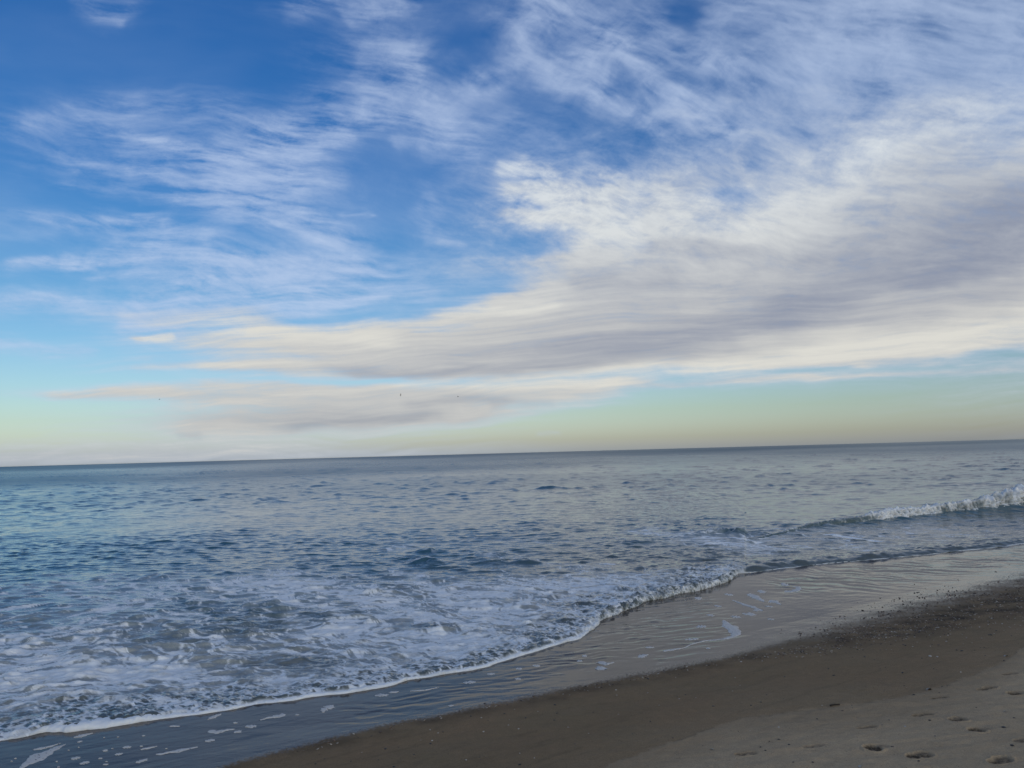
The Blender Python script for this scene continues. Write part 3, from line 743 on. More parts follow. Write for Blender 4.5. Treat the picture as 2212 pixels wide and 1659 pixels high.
def build_beach():
    d = np.concatenate([np.arange(560, 130, -.5), np.arange(130, 40, -.5), np.arange(40, 14, -1.)])
    Y = 4*769./d; X = np.linspace(-1.05, 1.2, 2300)
    XX, YY = np.meshgrid(X, Y); x = (XX*YY).astype(np.float64); y = YY
    keep = (x*NS[0]+y*NS[1] > -17.6)
    r0, r1 = np.where(keep.any(1))[0][[0, -1]]
    h = sand_base(x, y); film = 0*x; dry = 0*x; grit_shade = 0*x
    hk, fk, dk, gk = sand_full(x[keep], y[keep]); h[keep] = hk; film[keep] = fk; dry[keep] = dk; grit_shade[keep] = gk
    for (su, sv, L, W, dep, turn, rg) in FEET:
        px, py, pz = hit_sand(su/1.736, sv/1.736)
        qx, qy, qz = hit_sand(su/1.736+10, sv/1.736-1.2)
        a = math.degrees(math.atan2(qy-py, qx-px))+turn
        kk = (np.abs(x-px) < .4) & (np.abs(y-py) < .4)
        lx, ly = rot(x[kk]-px, y[kk]-py, a)
        nz = fbm(lx/.05+su, ly/.05, 4, 450)
        lx2 = lx+nz*.008; ly2 = ly+nz*.008
        if L < .2:
            e = np.hypot(lx2/(L*.5), ly2/(W*.5)); e2 = np.hypot((lx2-L*.62)/(L*.45), (ly2-.02)/(W*.36))
            s = ss(1.06, .84, e); s2 = ss(1.15, .6, e2)*.3; rim = np.exp(-((e-1.25)/.16)**2)
        else:
            e = np.hypot((lx2+L*.27)/(L*.26), ly2/(W*.42)); e2 = np.hypot((lx2-L*.17)/(L*.33), (ly2-.012)/(W*.5))
            s = ss(1.06, .84, e); s2 = ss(1.15, .65, e2)*.75; rim = np.exp(-((np.minimum(e, e2)-1.25)/.16)**2)
        dd = np.maximum(s, s2)
        rough = rg*.010*ridged(lx/.03+su, ly/.022, 3, 455)*ss(.2, .8, dd)
        h[kk] += -.62*dep*dd+rough*1.3+rim*(1-dd)*dep*.16
        grit_shade[kk] = np.maximum(grit_shade[kk], np.clip(dd*(.46+.42*rg)*(.85+.8*nz), 0, .97))  # shade inside the prints, painted into the sand colour
        if L >= .2 and dep < .03:                                 # toes
            for j in range(4):
                tx, ty = L*.52+.012*math.sin(j), -.03+.022*j
                h[kk] -= .010*np.exp(-((lx-tx)**2+(ly-ty)**2)/.00012)
    co = np.stack([x, y, h], -1).reshape(-1, 3)
    co, fcs, at = compact(co, grid_faces(len(Y), len(X), keep), dict(film=film, dry=dry, grit_shade=grit_shade))
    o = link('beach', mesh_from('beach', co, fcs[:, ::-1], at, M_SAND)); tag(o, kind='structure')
    return len(co)
# ---------------------------------------------------------------- swept crests of foam and water
def resample(P, step, smooth=5):
    seg = np.hypot(*np.diff(P, axis=0).T); s = np.concatenate([[0], np.cumsum(seg)]); n = max(int(s[-1]/step), 4)
    t = np.linspace(0, s[-1], n); x = np.interp(t, s, P[:, 0]); y = np.interp(t, s, P[:, 1])
    k = np.ones(smooth*2+1)/(smooth*2+1)
    xs = np.convolve(np.pad(x, smooth, 'edge'), k, 'valid'); ys = np.convolve(np.pad(y, smooth, 'edge'), k, 'valid')
    tx = np.gradient(xs); ty = np.gradient(ys); L = np.hypot(tx, ty)+1e-9
    return xs, ys, ty/L, -tx/L, t           # normal to the right of the travel direction = towards the land
def sweep(name, P, step, prof, nt, disp, foamf, zbase, mat, smooth=5, shallow=.9, wig=.04):
    """prof(u, t) -> (n, z) in metres, n towards the land"""
    xs, ys, nx, ny, s = resample(P, step, smooth)
    wg = wig*1.3*(perlin(s/.9, s*0+.5, 590)+.4*perlin(s/.27, s*0+.5, 591)); xs = xs+nx*wg; ys = ys+ny*wg
    u, _ = project(xs, ys, 0*xs); t = np.linspace(0, 1, nt)
    Sx, T = np.meshgrid(s, t, indexing='ij'); Uu = u[:, None]+0*T
    n, z = prof(Uu, T)
    tn = np.gradient(n, axis=1); tz = np.gradient(z, axis=1); L = np.hypot(tn, tz)+1e-9
    arc = np.cumsum(L, axis=1)
    D = disp(Uu, Sx, arc, T); n2 = n+D*(-tz/L)*-1*-1; z2 = z+D*(tn/L)
    n2 = n-D*tz/L*-1 if False else n+D*(-tz)/L
    x = xs[:, None]+nx[:, None]*n2; y = ys[:, None]+ny[:, None]*n2
    zz = z2+zbase(x, y)
    f = foamf(Uu, Sx, arc, T)
    co = np.stack([x, y, zz], -1).reshape(-1, 3)
    fc = grid_faces(len(s), nt)
    return link(name, mesh_from(name, co, fc, dict(foam=f, shallow=np.full_like(f, shallow), rough=np.full_like(f, .08), sheen=np.full_like(f, .5)), mat))
M_FOAM = simple_mat('sea_foam', (.74, .76, .78), (.84, .85, .86), 30, .8, .5, .006, .25)

def lumps(s, a, sc, seed):
    f1, f2 = worley(s/sc+.3*perlin(s/sc, a/sc, seed), a/sc+seed, seed); return .62-f1
def build_edge_foam():
    W0 = lambda u: np.interp(u, [-700, 0, 60, 110, 230, 300, 420, 560, 700, 900, 1150, 1260, 1320, 1400, 1520, 1575, 1590], [.05, .06, .07, .15, .15, .10, .065, .05, .07, .055, .06, .07, .20, .30, .38, .26, .02])
    W = lambda u: W0(u)*(1+.75*perlin(u/31., u*0+.5, 511)+.4*perlin(u/9., u*0+.5, 512))
    H = lambda u: np.interp(u, [-700, 0, 60, 110, 230, 300, 420, 560, 700, 900, 1150, 1260, 1320, 1400, 1520, 1575, 1590], [.035, .04, .045, .095, .10, .07, .05, .035, .055, .045, .05, .055, .10, .13, .17, .12, .01])
    def prof(u, t):
        a = np.pi*(1-t)
        return W(u)*np.cos(a)*-1*-1-W(u)*.75, H(u)*np.sin(a)**.75-.012
    def disp(u, s, arc, t):
        k = ss(1230, 1340, u); env = np.sin(np.pi*t)**.5
        return env*((.026+.04*k)*fbm(s/.35, arc/.3+3, 4, 500)+(.014+.085*k)*lumps(s, arc, .11, 503)+(.010+.05*k)*lumps(s, arc, .045, 505))
    def foam(u, s, arc, t):
        k = ss(1240, 1340, u); web = worley(s/.10, arc/.10, 507); w = 1-ss(.02, .30, web[1]-web[0])
        return np.clip((1-k)*np.clip(1.05-.5*ss(.2, .7, perlin(s/1.4, s*0+.5, 513)), 0, 1)+k*(.02+.55*w+.85*fbm(s/.35, arc/.2, 5, 509)+.22*ss(.5, .9, t)), 0, 1)
    o = sweep('swash_foam', PA, .016, prof, 26, disp, foam, lambda x, y: np.maximum(sand_base(x, y), -.02), M_WATER, 7)
    tag(o, 'long white roll of froth along the front edge of the foaming wash in the foreground', 'sea foam')
    def profB(u, t):
        a = np.pi*(1-t); w = .034+.016*np.sin(u/37.)
        return w*np.cos(a)-.02, .024*np.sin(a)
    o = sweep('swash_foam', PB, .03, profB, 10, lambda u, s, a, t: .02*fbm(s/.5, a/.2, 3, 520)*np.sin(np.pi*t),
              lambda u, s, a, t: ss(-.5, .05, fbm(s/1.1, a/.4, 4, 522))*.62, lambda x, y: np.maximum(sand_base(x, y), -.02), M_WATER, 4)
    tag(o, 'thin broken white foam line under the small dark wave on the right', 'sea foam')

def build_breaker():
    us = np.array([p[0] for p in CREST], float); hs = np.array(CRH)*1.0
    def prof(u, t):
        h = np.interp(u, us, hs)+.05*np.sin(u/23.)*np.interp(u, us, hs)+.02
        # back slope, crest, leaning face, toe
        kt = np.array([0, .22, .36, .44, .50, .56, .64, .74, .84, .92, 1.])
        kn = np.array([-3.0, -1.5, -.62, -.22, .02, .20, .30, .34, .46, .75, 1.25]); kz = np.array([-.06, .30, .74, .93, 1., .96, .78, .50, .22, .06, -.05])
        return np.interp(t, kt, kn)*(.45+.55*h), np.interp(t, kt, kz)*h-.01
    cover = lambda u: np.interp(u, [1640, 1700, 1740, 1800, 1860, 1900, 1990, 2040, 2100, 2160, 2260, 2600, 3000], [.0, .28, .10, .14, .30, .85, .88, .50, .55, .72, .92, .8, .4])
    def foam(u, s, arc, t):
        face = ss(.42, .50, t); toe = ss(1.0, .90, t)
        streak = fbm(s/.16+.4*fbm(s/.5, t*3, 3, 530), t*3.2, 5, 531, .6)
        c = cover(u)+.34*streak+.30*fbm(s/.16, arc/.14, 5, 535, .6)+.38*fbm(s/.8, t*4, 4, 533)-.16*(1-face)*2.6+.22*ss(.46, .53, t)*ss(.62, .54, t)
        return ss(.22, 1.02, c)*toe*ss(.30, .46, t)*(.86+.25*fbm(s/.09, arc/.08, 3, 536))
    def disp(u, s, arc, t):
        f = foam(u, s, arc, t); h = np.interp(u, us, hs); env = ss(.25, .45, t)*ss(1.0, .93, t)
        return env*h*(f*(.34*lumps(s, arc, .40, 540)+.26*lumps(s, arc, .16, 541)+.12*lumps(s, arc, .08, 543)+.22*np.abs(fbm(s/.22, arc/.3, 4, 549)))+.10*fbm(s/.5, arc/.4, 4, 545)+.03*fbm(s/.12, arc*1.5, 4, 547))
    o = sweep('breaking_wave', PC, .045, prof, 84, disp, foam, lambda x, y: 0*x, M_WATER, 6, .55)
    tag(o, 'low wave breaking into white froth on the right, just off the beach', 'wave')

def rel_line(P, n): 
    s = np.linspace(0, len(P)-1, n); i = np.arange(len(P)); return np.interp(s, i, P[:, 0]), np.interp(s, i, P[:, 1])
def foam_patch(pts, widths, label, group, seed, holes=True):
    """thin raised film of froth lying on the running water; spine given in picture units"""
    r = np.random.RandomState(seed); pts = np.array(pts, float)
    n = 30; ps, pv = rel_line(pts, n); wd = np.interp(np.linspace(0, 1, n), np.linspace(0, 1, len(widths)), widths)
    t = np.linspace(0, 1, n)
    wl = wd*(1+.8*np.array([fbm(np.array([q_*6.+seed]), np.array([.3]), 3, 551)[0] for q_ in t])); wr = wd*(1+.8*np.array([fbm(np.array([q_*6.+seed]), np.array([5.3]), 3, 552)[0] for q_ in t]))
    tx = np.gradient(ps); ty = np.gradient(pv)*3.5; L = np.hypot(tx, ty)+1e-9; nx, ny = -ty/L, tx/L
    prof = np.array([-1, -.86, -.5, 0, .5, .86, 1.]); hz = np.array([-.003, .004, .007, .008, .007, .004, -.003])
    A = np.where(prof[None, :] < 0, -prof[None, :]*-wl[:, None], prof[None, :]*wr[:, None])
    uu = ps[:, None]+nx[:, None]*A*2.2; vv = pv[:, None]+ny[:, None]*A
    x, y, z = hit_sand(uu, vv, lambda a, b: sand_base(a, b)); z2, fl, dr, gr = sand_full(x, y)
    zz = z2+hz[None, :]*(.7+.5*np.sin(np.pi*t))[:, None]
    c = np.array([x.mean(), y.mean(), zz.mean()])
    co = np.stack([x, y, zz], -1).reshape(-1, 3)-c
    me = mesh_from('foam_patch', co, grid_faces(n, 7), None, M_PATCH)
    o = link('foam_patch', me); o.location = c
    tag(o, label, 'foam patch', group); return o
def ell(cx, cy, a, b, ang=-10):
    c, s = math.cos(math.radians(ang)), math.sin(math.radians(ang)); k = np.linspace(-1, 1, 9)
    return [(cx+a*q_*c, cy+a*q_*s) for q_ in k], [max(b*math.sqrt(max(1-q_*q_, 0)), .25) for q_ in k]
def z8(X, Y): return (X*.16665, 1497.7+Y*.16665)
def z1(X, Y): return (X*.3333, 1152+Y*.3333)
def z2_(X, Y): return (X*.3333+737.3, 1152+Y*.3333)
def z3(X, Y): return (X*.3333+1474.7, Y*.3333+1209.7)
def patch_material():
    m, nt = new_mat('stranded_foam'); q = N(nt)
    f = q.n('ShaderNodeBsdfPrincipled'); q.l(q.mix(q.noise(20, 4, .7), (.62, .60, .57), (.80, .78, .74)), f.inputs['Base Color']); f.inputs['Roughness'].default_value = .7
    b = q.n('ShaderNodeBump', i_Strength=.8); b.inputs['Distance'].default_value = .006; q.l(q.noise(60, 4, .7), b.inputs['Height']); q.l(b.outputs[0], f.inputs['Normal'])
    t = q.n('ShaderNodeBsdfTransparent'); mx = q.n('ShaderNodeMixShader')
    v = q.n('ShaderNodeTexVoronoi', feature='F1'); v.inputs['Scale'].default_value = 22; q.l(q.obj(), v.inputs['Vector'])
    k = q.math('MULTIPLY', q.math('LESS_THAN', v.outputs['Distance'], .30), q.math('GREATER_THAN', q.noise(16, 3, .6), .50))
    q.l(q.math('SUBTRACT', .84, q.math('MULTIPLY', k, .66)), mx.inputs[0]); q.l(t.outputs[0], mx.inputs[1]); q.l(f.outputs[0], mx.inputs[2])
    o = q.n('ShaderNodeOutputMaterial'); q.l(mx.outputs[0], o.inputs[0]); return m
M_PATCH = patch_material()
def build_patches():
    L = []
    def add(pts, w, lab=None): L.append((pts, w, lab))
    def e(fn, X, Y, a, b, ang=-10, k=1., lab=None):
        cx, cy = fn(X, Y); p, w = ell(cx, cy, a*k, b*k, ang); add(p, w, lab)
    add([z8(230, 1000), z8(300, 950), z8(400, 880), z8(520, 820), z8(640, 760), z8(740, 710), z8(850, 665)], [.6, 2.6, 5.2, 6.4, 5.6, 3.4, .5], 'largest spread of stranded foam on the dark wet sand in the near left corner')
    add([z8(430, 735), z8(540, 715), z8(660, 690), z8(785, 650)], [1.2, 1.7, 1.7, .5], 'slim foam streak just above the largest foam spread in the near left corner')
    add([z1(1352, 1283), z1(1410, 1290), z1(1460, 1278), z1(1520, 1270)], [2.2, 4., 2.4, .5], 'long tapering foam streak on dark wet sand below the white edge of the wash')
    add([z1(1685, 1212), z1(1740, 1196), z1(1790, 1192), z1(1842, 1174)], [.7, 1.6, 3.4, 2.], 'foam streak that widens to its right end, left of the foreground sand')
    add([z8(2020, 795), z8(2090, 792), z8(2200, 770), z8(2300, 752), z8(2560, 700)], [1.2, 2.4, 1.6, 2.6, .6], 'crooked foam streak nearest to the sand edge in the left foreground')
    add([z8(1820, 735), z8(1900, 718), z8(2035, 690)], [1.4, 1.6, .4], 'narrow straight foam streak in the middle of the left foreground')
    add([z8(955, 580), z8(1050, 556), z8(1200, 520)], [.8, 2.4, .6], 'dim foam smear touching the thick white roll of the wash edge')
    add([z3(262, 392), z3(290, 420), z3(330, 455), z3(345, 480), z3(320, 500), z3(250, 515)], [1.2, 4.2, 5.5, 4.6, 2.4, .8], 'widest foam patch on the rippled wet sand in the middle of the beach')
    add([z3(0, 573), z3(60, 548), z3(130, 527), z3(230, 517), z3(300, 512)], [.4, .7, .9, .8, 1.2], 'long winding foam thread trailing down from the widest foam patch')
    add([z3(425, 222), z3(470, 240), z3(530, 272)], [2., 4., 1.], 'foam patch slanting on the film of water right of the froth tongue')
    add([z3(325, 262), z3(400, 290), z3(450, 304), z3(520, 330)], [.7, 1.7, 2., 1.], 'thin branching foam thread between two slanting patches')
    add([z3(560, 268), z3(600, 272), z3(640, 290)], [3., 2.6, .6], 'blunt foam patch at the right end of the slanting row')
    add([z3(660, 203), z3(710, 205), z3(748, 195), z3(752, 178), z3(715, 176)], [2., 2.2, 3.2, 2., .6], 'hooked foam patch farthest right on the water film')
    add([z2_(1655, 885), z2_(1680, 872), z2_(1712, 884)], [1.6, 4., 2.5]); add([z2_(1672, 848), z2_(1690, 838), z2_(1720, 850), z2_(1768, 838)], [3., 3.6, 2., .4], 'ragged foam clump alone on the smooth film close to the sand edge')
    add([z2_(2085, 766), z2_(2150, 756), z2_(2215, 746)], [1.2, 1.4, 1.])
    add([z2_(445, 1024), z2_(540, 1020), z2_(632, 1000)], [.4, 1., .5])
    for a in [(980, 845, 62, 15, -12), (1095, 905, 64, 15, -15), (1645, 703, 58, 14, -8), (1365, 747, 30, 12, -20), (1540, 793, 52, 12, -12), (1835, 880, 80, 15, -20), (1300, 848, 26, 8, -10), (1370, 925, 36, 8, -5),
              (1033, 630, 34, 8, -15), (1380, 890, 16, 5, 0), (1830, 690, 20, 6, 0), (1860, 553, 22, 6, -8), (735, 888, 14, 6, 0), (760, 960, 18, 6, 0), (200, 850, 18, 5, -5), (150, 885, 14, 5, 0), (1350, 580, 12, 4, 0), (1530, 570, 15, 4, 0), (1455, 722, 14, 4, 0), (2155, 722, 14, 4, 0), (1020, 705, 12, 4, 0), (890, 742, 12, 4, 0)]:
        e(z8, *a[:4], ang=a[4], k=.16665)
    for a in [(1540, 1288, 26, 7, -15), (1625, 1253, 38, 9, -5), (1360, 1345, 32, 7, -10), (2120, 1135, 45, 12, -25), (2095, 1160, 10, 4, 0), (1390, 1190, 48, 6, -22), (1525, 1230, 15, 4, 0), (1130, 1252, 36, 4, 0), (1925, 1178, 12, 4, 0)]: e(z1, *a[:4], ang=a[4], k=.3333)
    for a in [(830, 968, 42, 8, -5), (262, 1050, 46, 8, -4), (340, 1030, 32, 5, -6), (970, 913, 26, 6, -5), (1145, 945, 20, 6, 0), (1150, 878, 20, 7, 0), (1265, 860, 25, 6, 5), (710, 1120, 18, 4, 0), (1955, 795, 36, 9, -15), (2000, 742, 28, 5, 0), (1545, 830, 18, 6, 0), (1576, 797, 16, 7, 0)]: e(z2_, *a[:4], ang=a[4], k=.3333)
    for a in [(432, 352, 46, 9, 6), (480, 326, 26, 6, 0), (662, 160, 26, 8, 15), (512, 206, 22, 10, 25), (100, 250, 20, 9, 20), (345, 370, 35, 6, 8), (120, 432, 34, 9, 0), (60, 516, 46, 6, -4), (300, 226, 30, 6, 10), (165, 575, 14, 4, 0), (560, 302, 30, 4, 5), (230, 300, 24, 6, 12), (180, 360, 26, 6, 10), (570, 385, 26, 4, 5)]: e(z3, *a[:4], ang=a[4], k=.3333)
    for i, (p, w, lab) in enumerate(L):
        foam_patch(p, w, lab or 'little pale fleck of foam stranded on the wet sand', 'foam patches on the wet sand', 560+i)

# ---------------------------------------------------------------- shells, pebbles, wood, gravel
def pebble_mesh(name, seed, mat, flat=.55, sub=2, rough=.25, el=1.3):
    r = np.random.RandomState(seed); bm = bmesh.new(); bmesh.ops.create_icosphere(bm, subdivisions=sub, radius=.5)
    off = r.rand(3)*50
    for v in bm.verts:
        n = fbm(np.array([v.co.x*2.2+off[0]+v.co.z]), np.array([v.co.y*2.2+off[1]-v.co.z]), 3, 600)[0]
        v.co *= 1+rough*n; v.co.x *= el; v.co.z = v.co.z*flat+.12*flat
    me = bpy.data.meshes.new(name); bm.to_mesh(me); bm.free(); me.materials.append(mat)
    for p in me.polygons: p.use_smooth = True
    return me
def shell_mesh(name, seed, mat, chip=0., dome=.3):
    """ribbed scallop-like half shell lying hollow side down"""
    nr, na = 8, 28; r = np.random.RandomState(seed); V = []; F = []
    for side in (1, 0):
        for i in range(nr+1):
            for j in range(na+1):
                a = math.pi*(j/na)*1.05-.08; rr = i/nr; rib = 1+.05*math.cos(j*math.pi)*rr
                k = rr*rib*(1-chip*.5*(1+math.sin(a*3+seed)))
                x = k*math.cos(a)*.62; y = k*math.sin(a)*.95-.35; z = dome*math.sqrt(max(1-rr**2.4, 0))*(1+.10*math.cos(j*math.pi)*rr)+(.0 if side else -.045)
                V.append((x, y, z))
    w = na+1; n1 = (nr+1)*w
    for i in range(nr):
        for j in range(na):
            a, b, c, d = i*w+j, i*w+j+1, (i+1)*w+j+1, (i+1)*w+j; F.append((a, b, c, d)); F.append((n1+d, n1+c, n1+b, n1+a))
    for j in range(na):
        a, b = nr*w+j, nr*w+j+1; F.append((a, b, n1+b, n1+a))
    return mesh_from(name, V, F, None, mat)
def ground_at(u, v):
    x, y, z = hit_sand(np.array([u]), np.array([v])); h = sand_full(x, y)[0]; return float(x[0]), float(y[0]), float(h[0])
def build_litter():
    MS = simple_mat('shell_white', (.34, .32, .28), (.62, .59, .54), 40, .5, .3, .002)
    MS2 = simple_mat('shell_tan', (.30, .24, .19), (.48, .42, .35), 40, .55, .3, .002)
    MP = simple_mat('pebble_dark', (.012, .011, .010), (.045, .04, .036), 30, .5, .4, .003, .5)
    MP2 = simple_mat('pebble_brown', (.05, .035, .026), (.12, .09, .07), 30, .55, .4, .003, .5)
    MW = simple_mat('driftwood', (.018, .014, .011), (.05, .04, .03), 25, .85, .8, .004)
    shells = [shell_mesh('seashell', i, MS, chip=(0, .25, .5)[i % 3], dome=(.34, .22, .16)[i % 3]) for i in range(4)]
    tan = shell_mesh('seashell', 9, MS2, .1, .42)
    peb = [pebble_mesh('pebble', 20+i, MP, .5+.1*(i % 3), el=1.1+.2*(i % 3)) for i in range(5)]+[pebble_mesh('pebble', 30, MP2, .5)]
    def put(name, me, u, v, size, label, cat, group=None, rz=None, tilt=.15, dz=.0):
        x, y, z = ground_at(u, v); o = link(name, me); o.location = (x, y, z+dz); o.scale = (size,)*3
        o.rotation_euler = (random.uniform(-tilt, tilt), random.uniform(-tilt, tilt), random.uniform(0, 6.28) if rz is None else rz)
        tag(o, label, cat, group); return o
    Z5 = lambda X, Y: ((3200+X*.2893)/1.736, (2500+Y*.2893)/1.736)
    Z6 = lambda X, Y: ((3200+X*.2893)/1.736, (2150+Y*.2893)/1.736)
    Z7 = lambda X, Y: ((2700+X*.2893)/1.736, (2600+Y*.2893)/1.736)
    put('seashell', tan, *Z5(972, 292), .062, 'large tan domed seashell lying on the tide line above the footprints', 'seashell', rz=.3)
    put('seashell', shells[0], *Z6(998, 1078), .042, 'rounder of a close pair of white seashells on the damp sand', 'seashell', rz=2.8)
    put('seashell', shells[2], *Z6(1088, 1082), .042, 'flatter white seashell just right of the rounder one', 'seashell', rz=1.)
    put('seashell', shells[0], *Z6(1975, 1072), .05, 'chunky pale seashell on the tide line near the right edge', 'seashell')
    put('seashell', shells[1], *Z5(672, 784), .03, 'single white shell chip lying between the footprints', 'seashell')
    put('seashell', shells[0], *Z5(88, 1302), .034, 'bright white seashell at the bottom edge of the picture', 'seashell')
    put('seashell', shells[1], *z3(192, 1226), .042, 'white seashell left of the leftmost bare footprint', 'seashell')
    put('seashell', shells[0], *Z5(1965, 592), .026, 'small white shell on pale sand right of the footprints', 'seashell')
    put('pebble', peb[0], *Z5(1951, 793), .050, 'largest black pebble lying alone on pale sand among the footprints', 'pebble', tilt=0)
    put('pebble', peb[1], *Z5(2062, 1041), .038, 'flat black pebble below the largest one, near the right edge', 'pebble', tilt=0)
    put('pebble', peb[2], *Z5(848, 1222), .022, 'tiny black pebble just below the long deep footprint', 'pebble', tilt=0)
    put('pebble', peb[3], *Z7(1203, 892), .026, 'small black pebble by itself near the bottom edge of the beach', 'pebble', tilt=0)
    # stick
    bm = bmesh.new(); n = 9; rings = []
    for i in range(n):
        t = i/(n-1); rr = .012*(1-.25*t)*(1+.12*math.sin(i*2.1)); c = Vector_((-.075+.15*t, .006*math.sin(t*5), .010+.004*math.sin(t*3)))
        rings.append([bm.verts.new((c[0], c[1]+rr*math.cos(k*.7854), c[2]+rr*math.sin(k*.7854))) for k in range(8)])
    for a, b in zip(rings[:-1], rings[1:]):
        for k in range(8): bm.faces.new((a[k], b[k], b[(k+1) % 8], a[(k+1) % 8]))
    bm.faces.new(rings[0]); bm.faces.new(rings[-1][::-1]); bmesh.ops.recalc_face_normals(bm, faces=bm.faces)
    me = bpy.data.meshes.new('stick'); bm.to_mesh(me); bm.free(); me.materials.append(MW)
    put('stick', me, *z3(987, 948), 1.0, 'short dark stick lying on the sand beside the tide line', 'stick', rz=.25, tilt=.02)
    # scattered ones
    gw, gp = 'stray shells on the beach', 'stray pebbles on the beach'
    known_s = [z2_(1083, 1244), z2_(627, 1293), z2_(907, 1200), z2_(1470, 1260), z2_(1603, 1296), z2_(1157, 1427), z2_(1252, 1458), z2_(808, 1469), z2_(1987, 1036), z2_(1785, 1052), z2_(515, 1337), z2_(2060, 1115), z2_(1780, 1018), z2_(922, 1283), z2_(575, 1275),
               z3(373, 810), z3(340, 762), z3(85, 893), z3(1303, 900), z3(1802, 728), z3(1520, 532), z3(1710, 528), z3(1130, 540), Z6(427, 994), Z6(492, 995), Z6(770, 950), Z6(830, 892), Z6(1204, 882), Z6(1412, 795), Z6(1540, 905), Z6(1425, 916), Z6(1928, 650), Z6(1845, 642), Z6(1812, 645), Z6(1825, 783), Z6(1635, 692), Z6(1530, 690), Z6(1255, 738), Z6(1258, 790), Z6(1000, 943), Z6(1750, 656), Z6(1465, 846), Z6(1130, 827), Z6(1110, 703), Z6(320, 832), Z6(205, 880)]
    for i, (u, v) in enumerate(known_s):
        put('seashell', shells[i % 4], u, v, random.uniform(.013, .026), 'tiny white shell fragment scattered on the damp brown sand', 'seashell', gw)
    known_p = [z2_(930, 1105), z2_(1195, 1197), z2_(1633, 1162), z2_(287, 1394), z2_(62, 1477), z2_(197, 1315), z2_(578, 1356), z2_(1157, 1500), z2_(343, 1515), z2_(1887, 1303), z2_(2003, 1220), z2_(2150, 1330), z2_(1445, 1072), z2_(1380, 1212), z2_(840, 1190), z2_(1057, 1172), z2_(1385, 1112), z2_(2178, 1057), z2_(895, 1450), z2_(240, 1470),
               z3(1425, 731), z3(1313, 697), z3(978, 747), z3(1432, 552), z3(1955, 570), z3(1930, 570), z3(2082, 652), z3(2000, 490), z3(2130, 494), z3(1278, 770), z3(1500, 870), z3(1326, 355), z3(660, 757), z3(945, 705), z3(1180, 628), z3(198, 948), z3(462, 736), z3(545, 875), z3(18, 872), z3(655, 905), z3(622, 1168), z3(842, 1308), z3(1280, 248), z3(1503, 215), z3(1520, 212),
               Z6(650, 931), Z6(1020, 920), Z6(1104, 925), Z6(1710, 1070), Z6(1340, 1000), Z6(1407, 1012), Z6(1572, 1002), Z6(1853, 750), Z6(150, 1085), Z6(272, 1113), Z6(128, 994), Z6(350, 998), Z6(890, 1102), Z6(1950, 1132), Z6(2115, 1022), Z6(1760, 806), Z6(792, 260), Z6(832, 255), Z6(850, 247), Z6(348, 325), Z6(890, 423), Z6(1010, 430), Z6(780, 484),
               Z7(532, 128), Z7(402, 163), Z7(640, 629), Z7(780, 611), Z7(895, 674), Z7(1260, 334), Z7(590, 757), Z7(527, 703), Z7(950, 910), Z7(1590, 232), Z7(1710, 155), Z5(638, 79), Z5(350, 28), Z5(660, 247), Z5(785, 358), Z5(377, 765), Z5(1595, 541), Z5(2085, 674), Z5(1062, 914), Z5(990, 703), Z5(465, 697), Z5(510, 1046), Z5(1115, 338), Z5(1150, 252), Z5(1220, 256)]
    for i, (u, v) in enumerate(known_p):
        put('pebble', peb[i % 6], u, v, random.uniform(.014, .034)*(1.3 if v < 1400 else 1), 'small dark pebble scattered on the smooth wet sand', 'pebble', gp, tilt=.1)
    for i in range(70):                                       # more of both over the damp slope
        u = random.uniform(550, 2210); v = above(FILM, u)+random.uniform(8, 190)
        if v > 1650: continue
        if i % 3 == 0: put('seashell', shells[i % 4], u, v, random.uniform(.012, .022), 'tiny white shell fragment scattered on the damp brown sand', 'seashell', gw)
        else: put('pebble', peb[i % 6], u, v, random.uniform(.010, .020), 'small dark pebble scattered on the smooth wet sand', 'pebble', gp)
    # the bank of shell grit and gravel
    CG = Canvas(400, 1150, 2700, 1700, 5); G = CG.zero(); S = lambda g, p, w, a: CG.stroke(g, p, w, a, .1)
    G = S(G, [(1560, 1428), (1680, 1414), (1760, 1400), (1840, 1382), (1920, 1362), (2010, 1342), (2110, 1322), (2230, 1300), (2500, 1250)], [4, 7, 12, 18, 20, 22, 22, 24, 30], .9)
    G = S(G, [(1790, 1372), (1860, 1368), (1960, 1366), (2040, 1352)], [8, 12, 13, 8], .95)
    G = S(G, [(2015, 1282), (2080, 1288), (2140, 1290), (2200, 1290)], [4, 8, 10, 10], .85)
    G = S(G, [(2160, 1290), (2300, 1275), (2500, 1240)], [30, 36, 40], .5)
    G = S(G, [(1250, 1490), (1400, 1462), (1560, 1428)], [4, 5, 6], .35)
    G = S(G, [(600, 1632), (850, 1572), (1100, 1520), (1280, 1484)], [4, 4, 4, 4], .16)
    G = S(G, [(1700, 1384), (1860, 1335), (1990, 1300), (2100, 1268)], [16, 22, 24, 12], .28)
    nG = 170000; uu = rng.uniform(600, 2500, nG); vv = rng.uniform(1180, 1650, nG)
    dens = CG.sample(G, uu, vv)*(.10+1.7*np.clip(.4+1.1*fbm(uu/30, vv/7, 4, 640), 0, 1)); pick = rng.rand(nG) < dens*.8
    uu, vv = uu[pick], vv[pick]; x, y, z = hit_sand(uu, vv); h = sand_full(x, y)[0]
    # protos: low-poly angular chips
    t = (1+5**.5)/2; base = np.array([(-1, t, 0), (1, t, 0), (-1, -t, 0), (1, -t, 0), (0, -1, t), (0, 1, t), (0, -1, -t), (0, 1, -t), (t, 0, -1), (t, 0, 1), (-t, 0, -1), (-t, 0, 1)])/math.hypot(1, t)
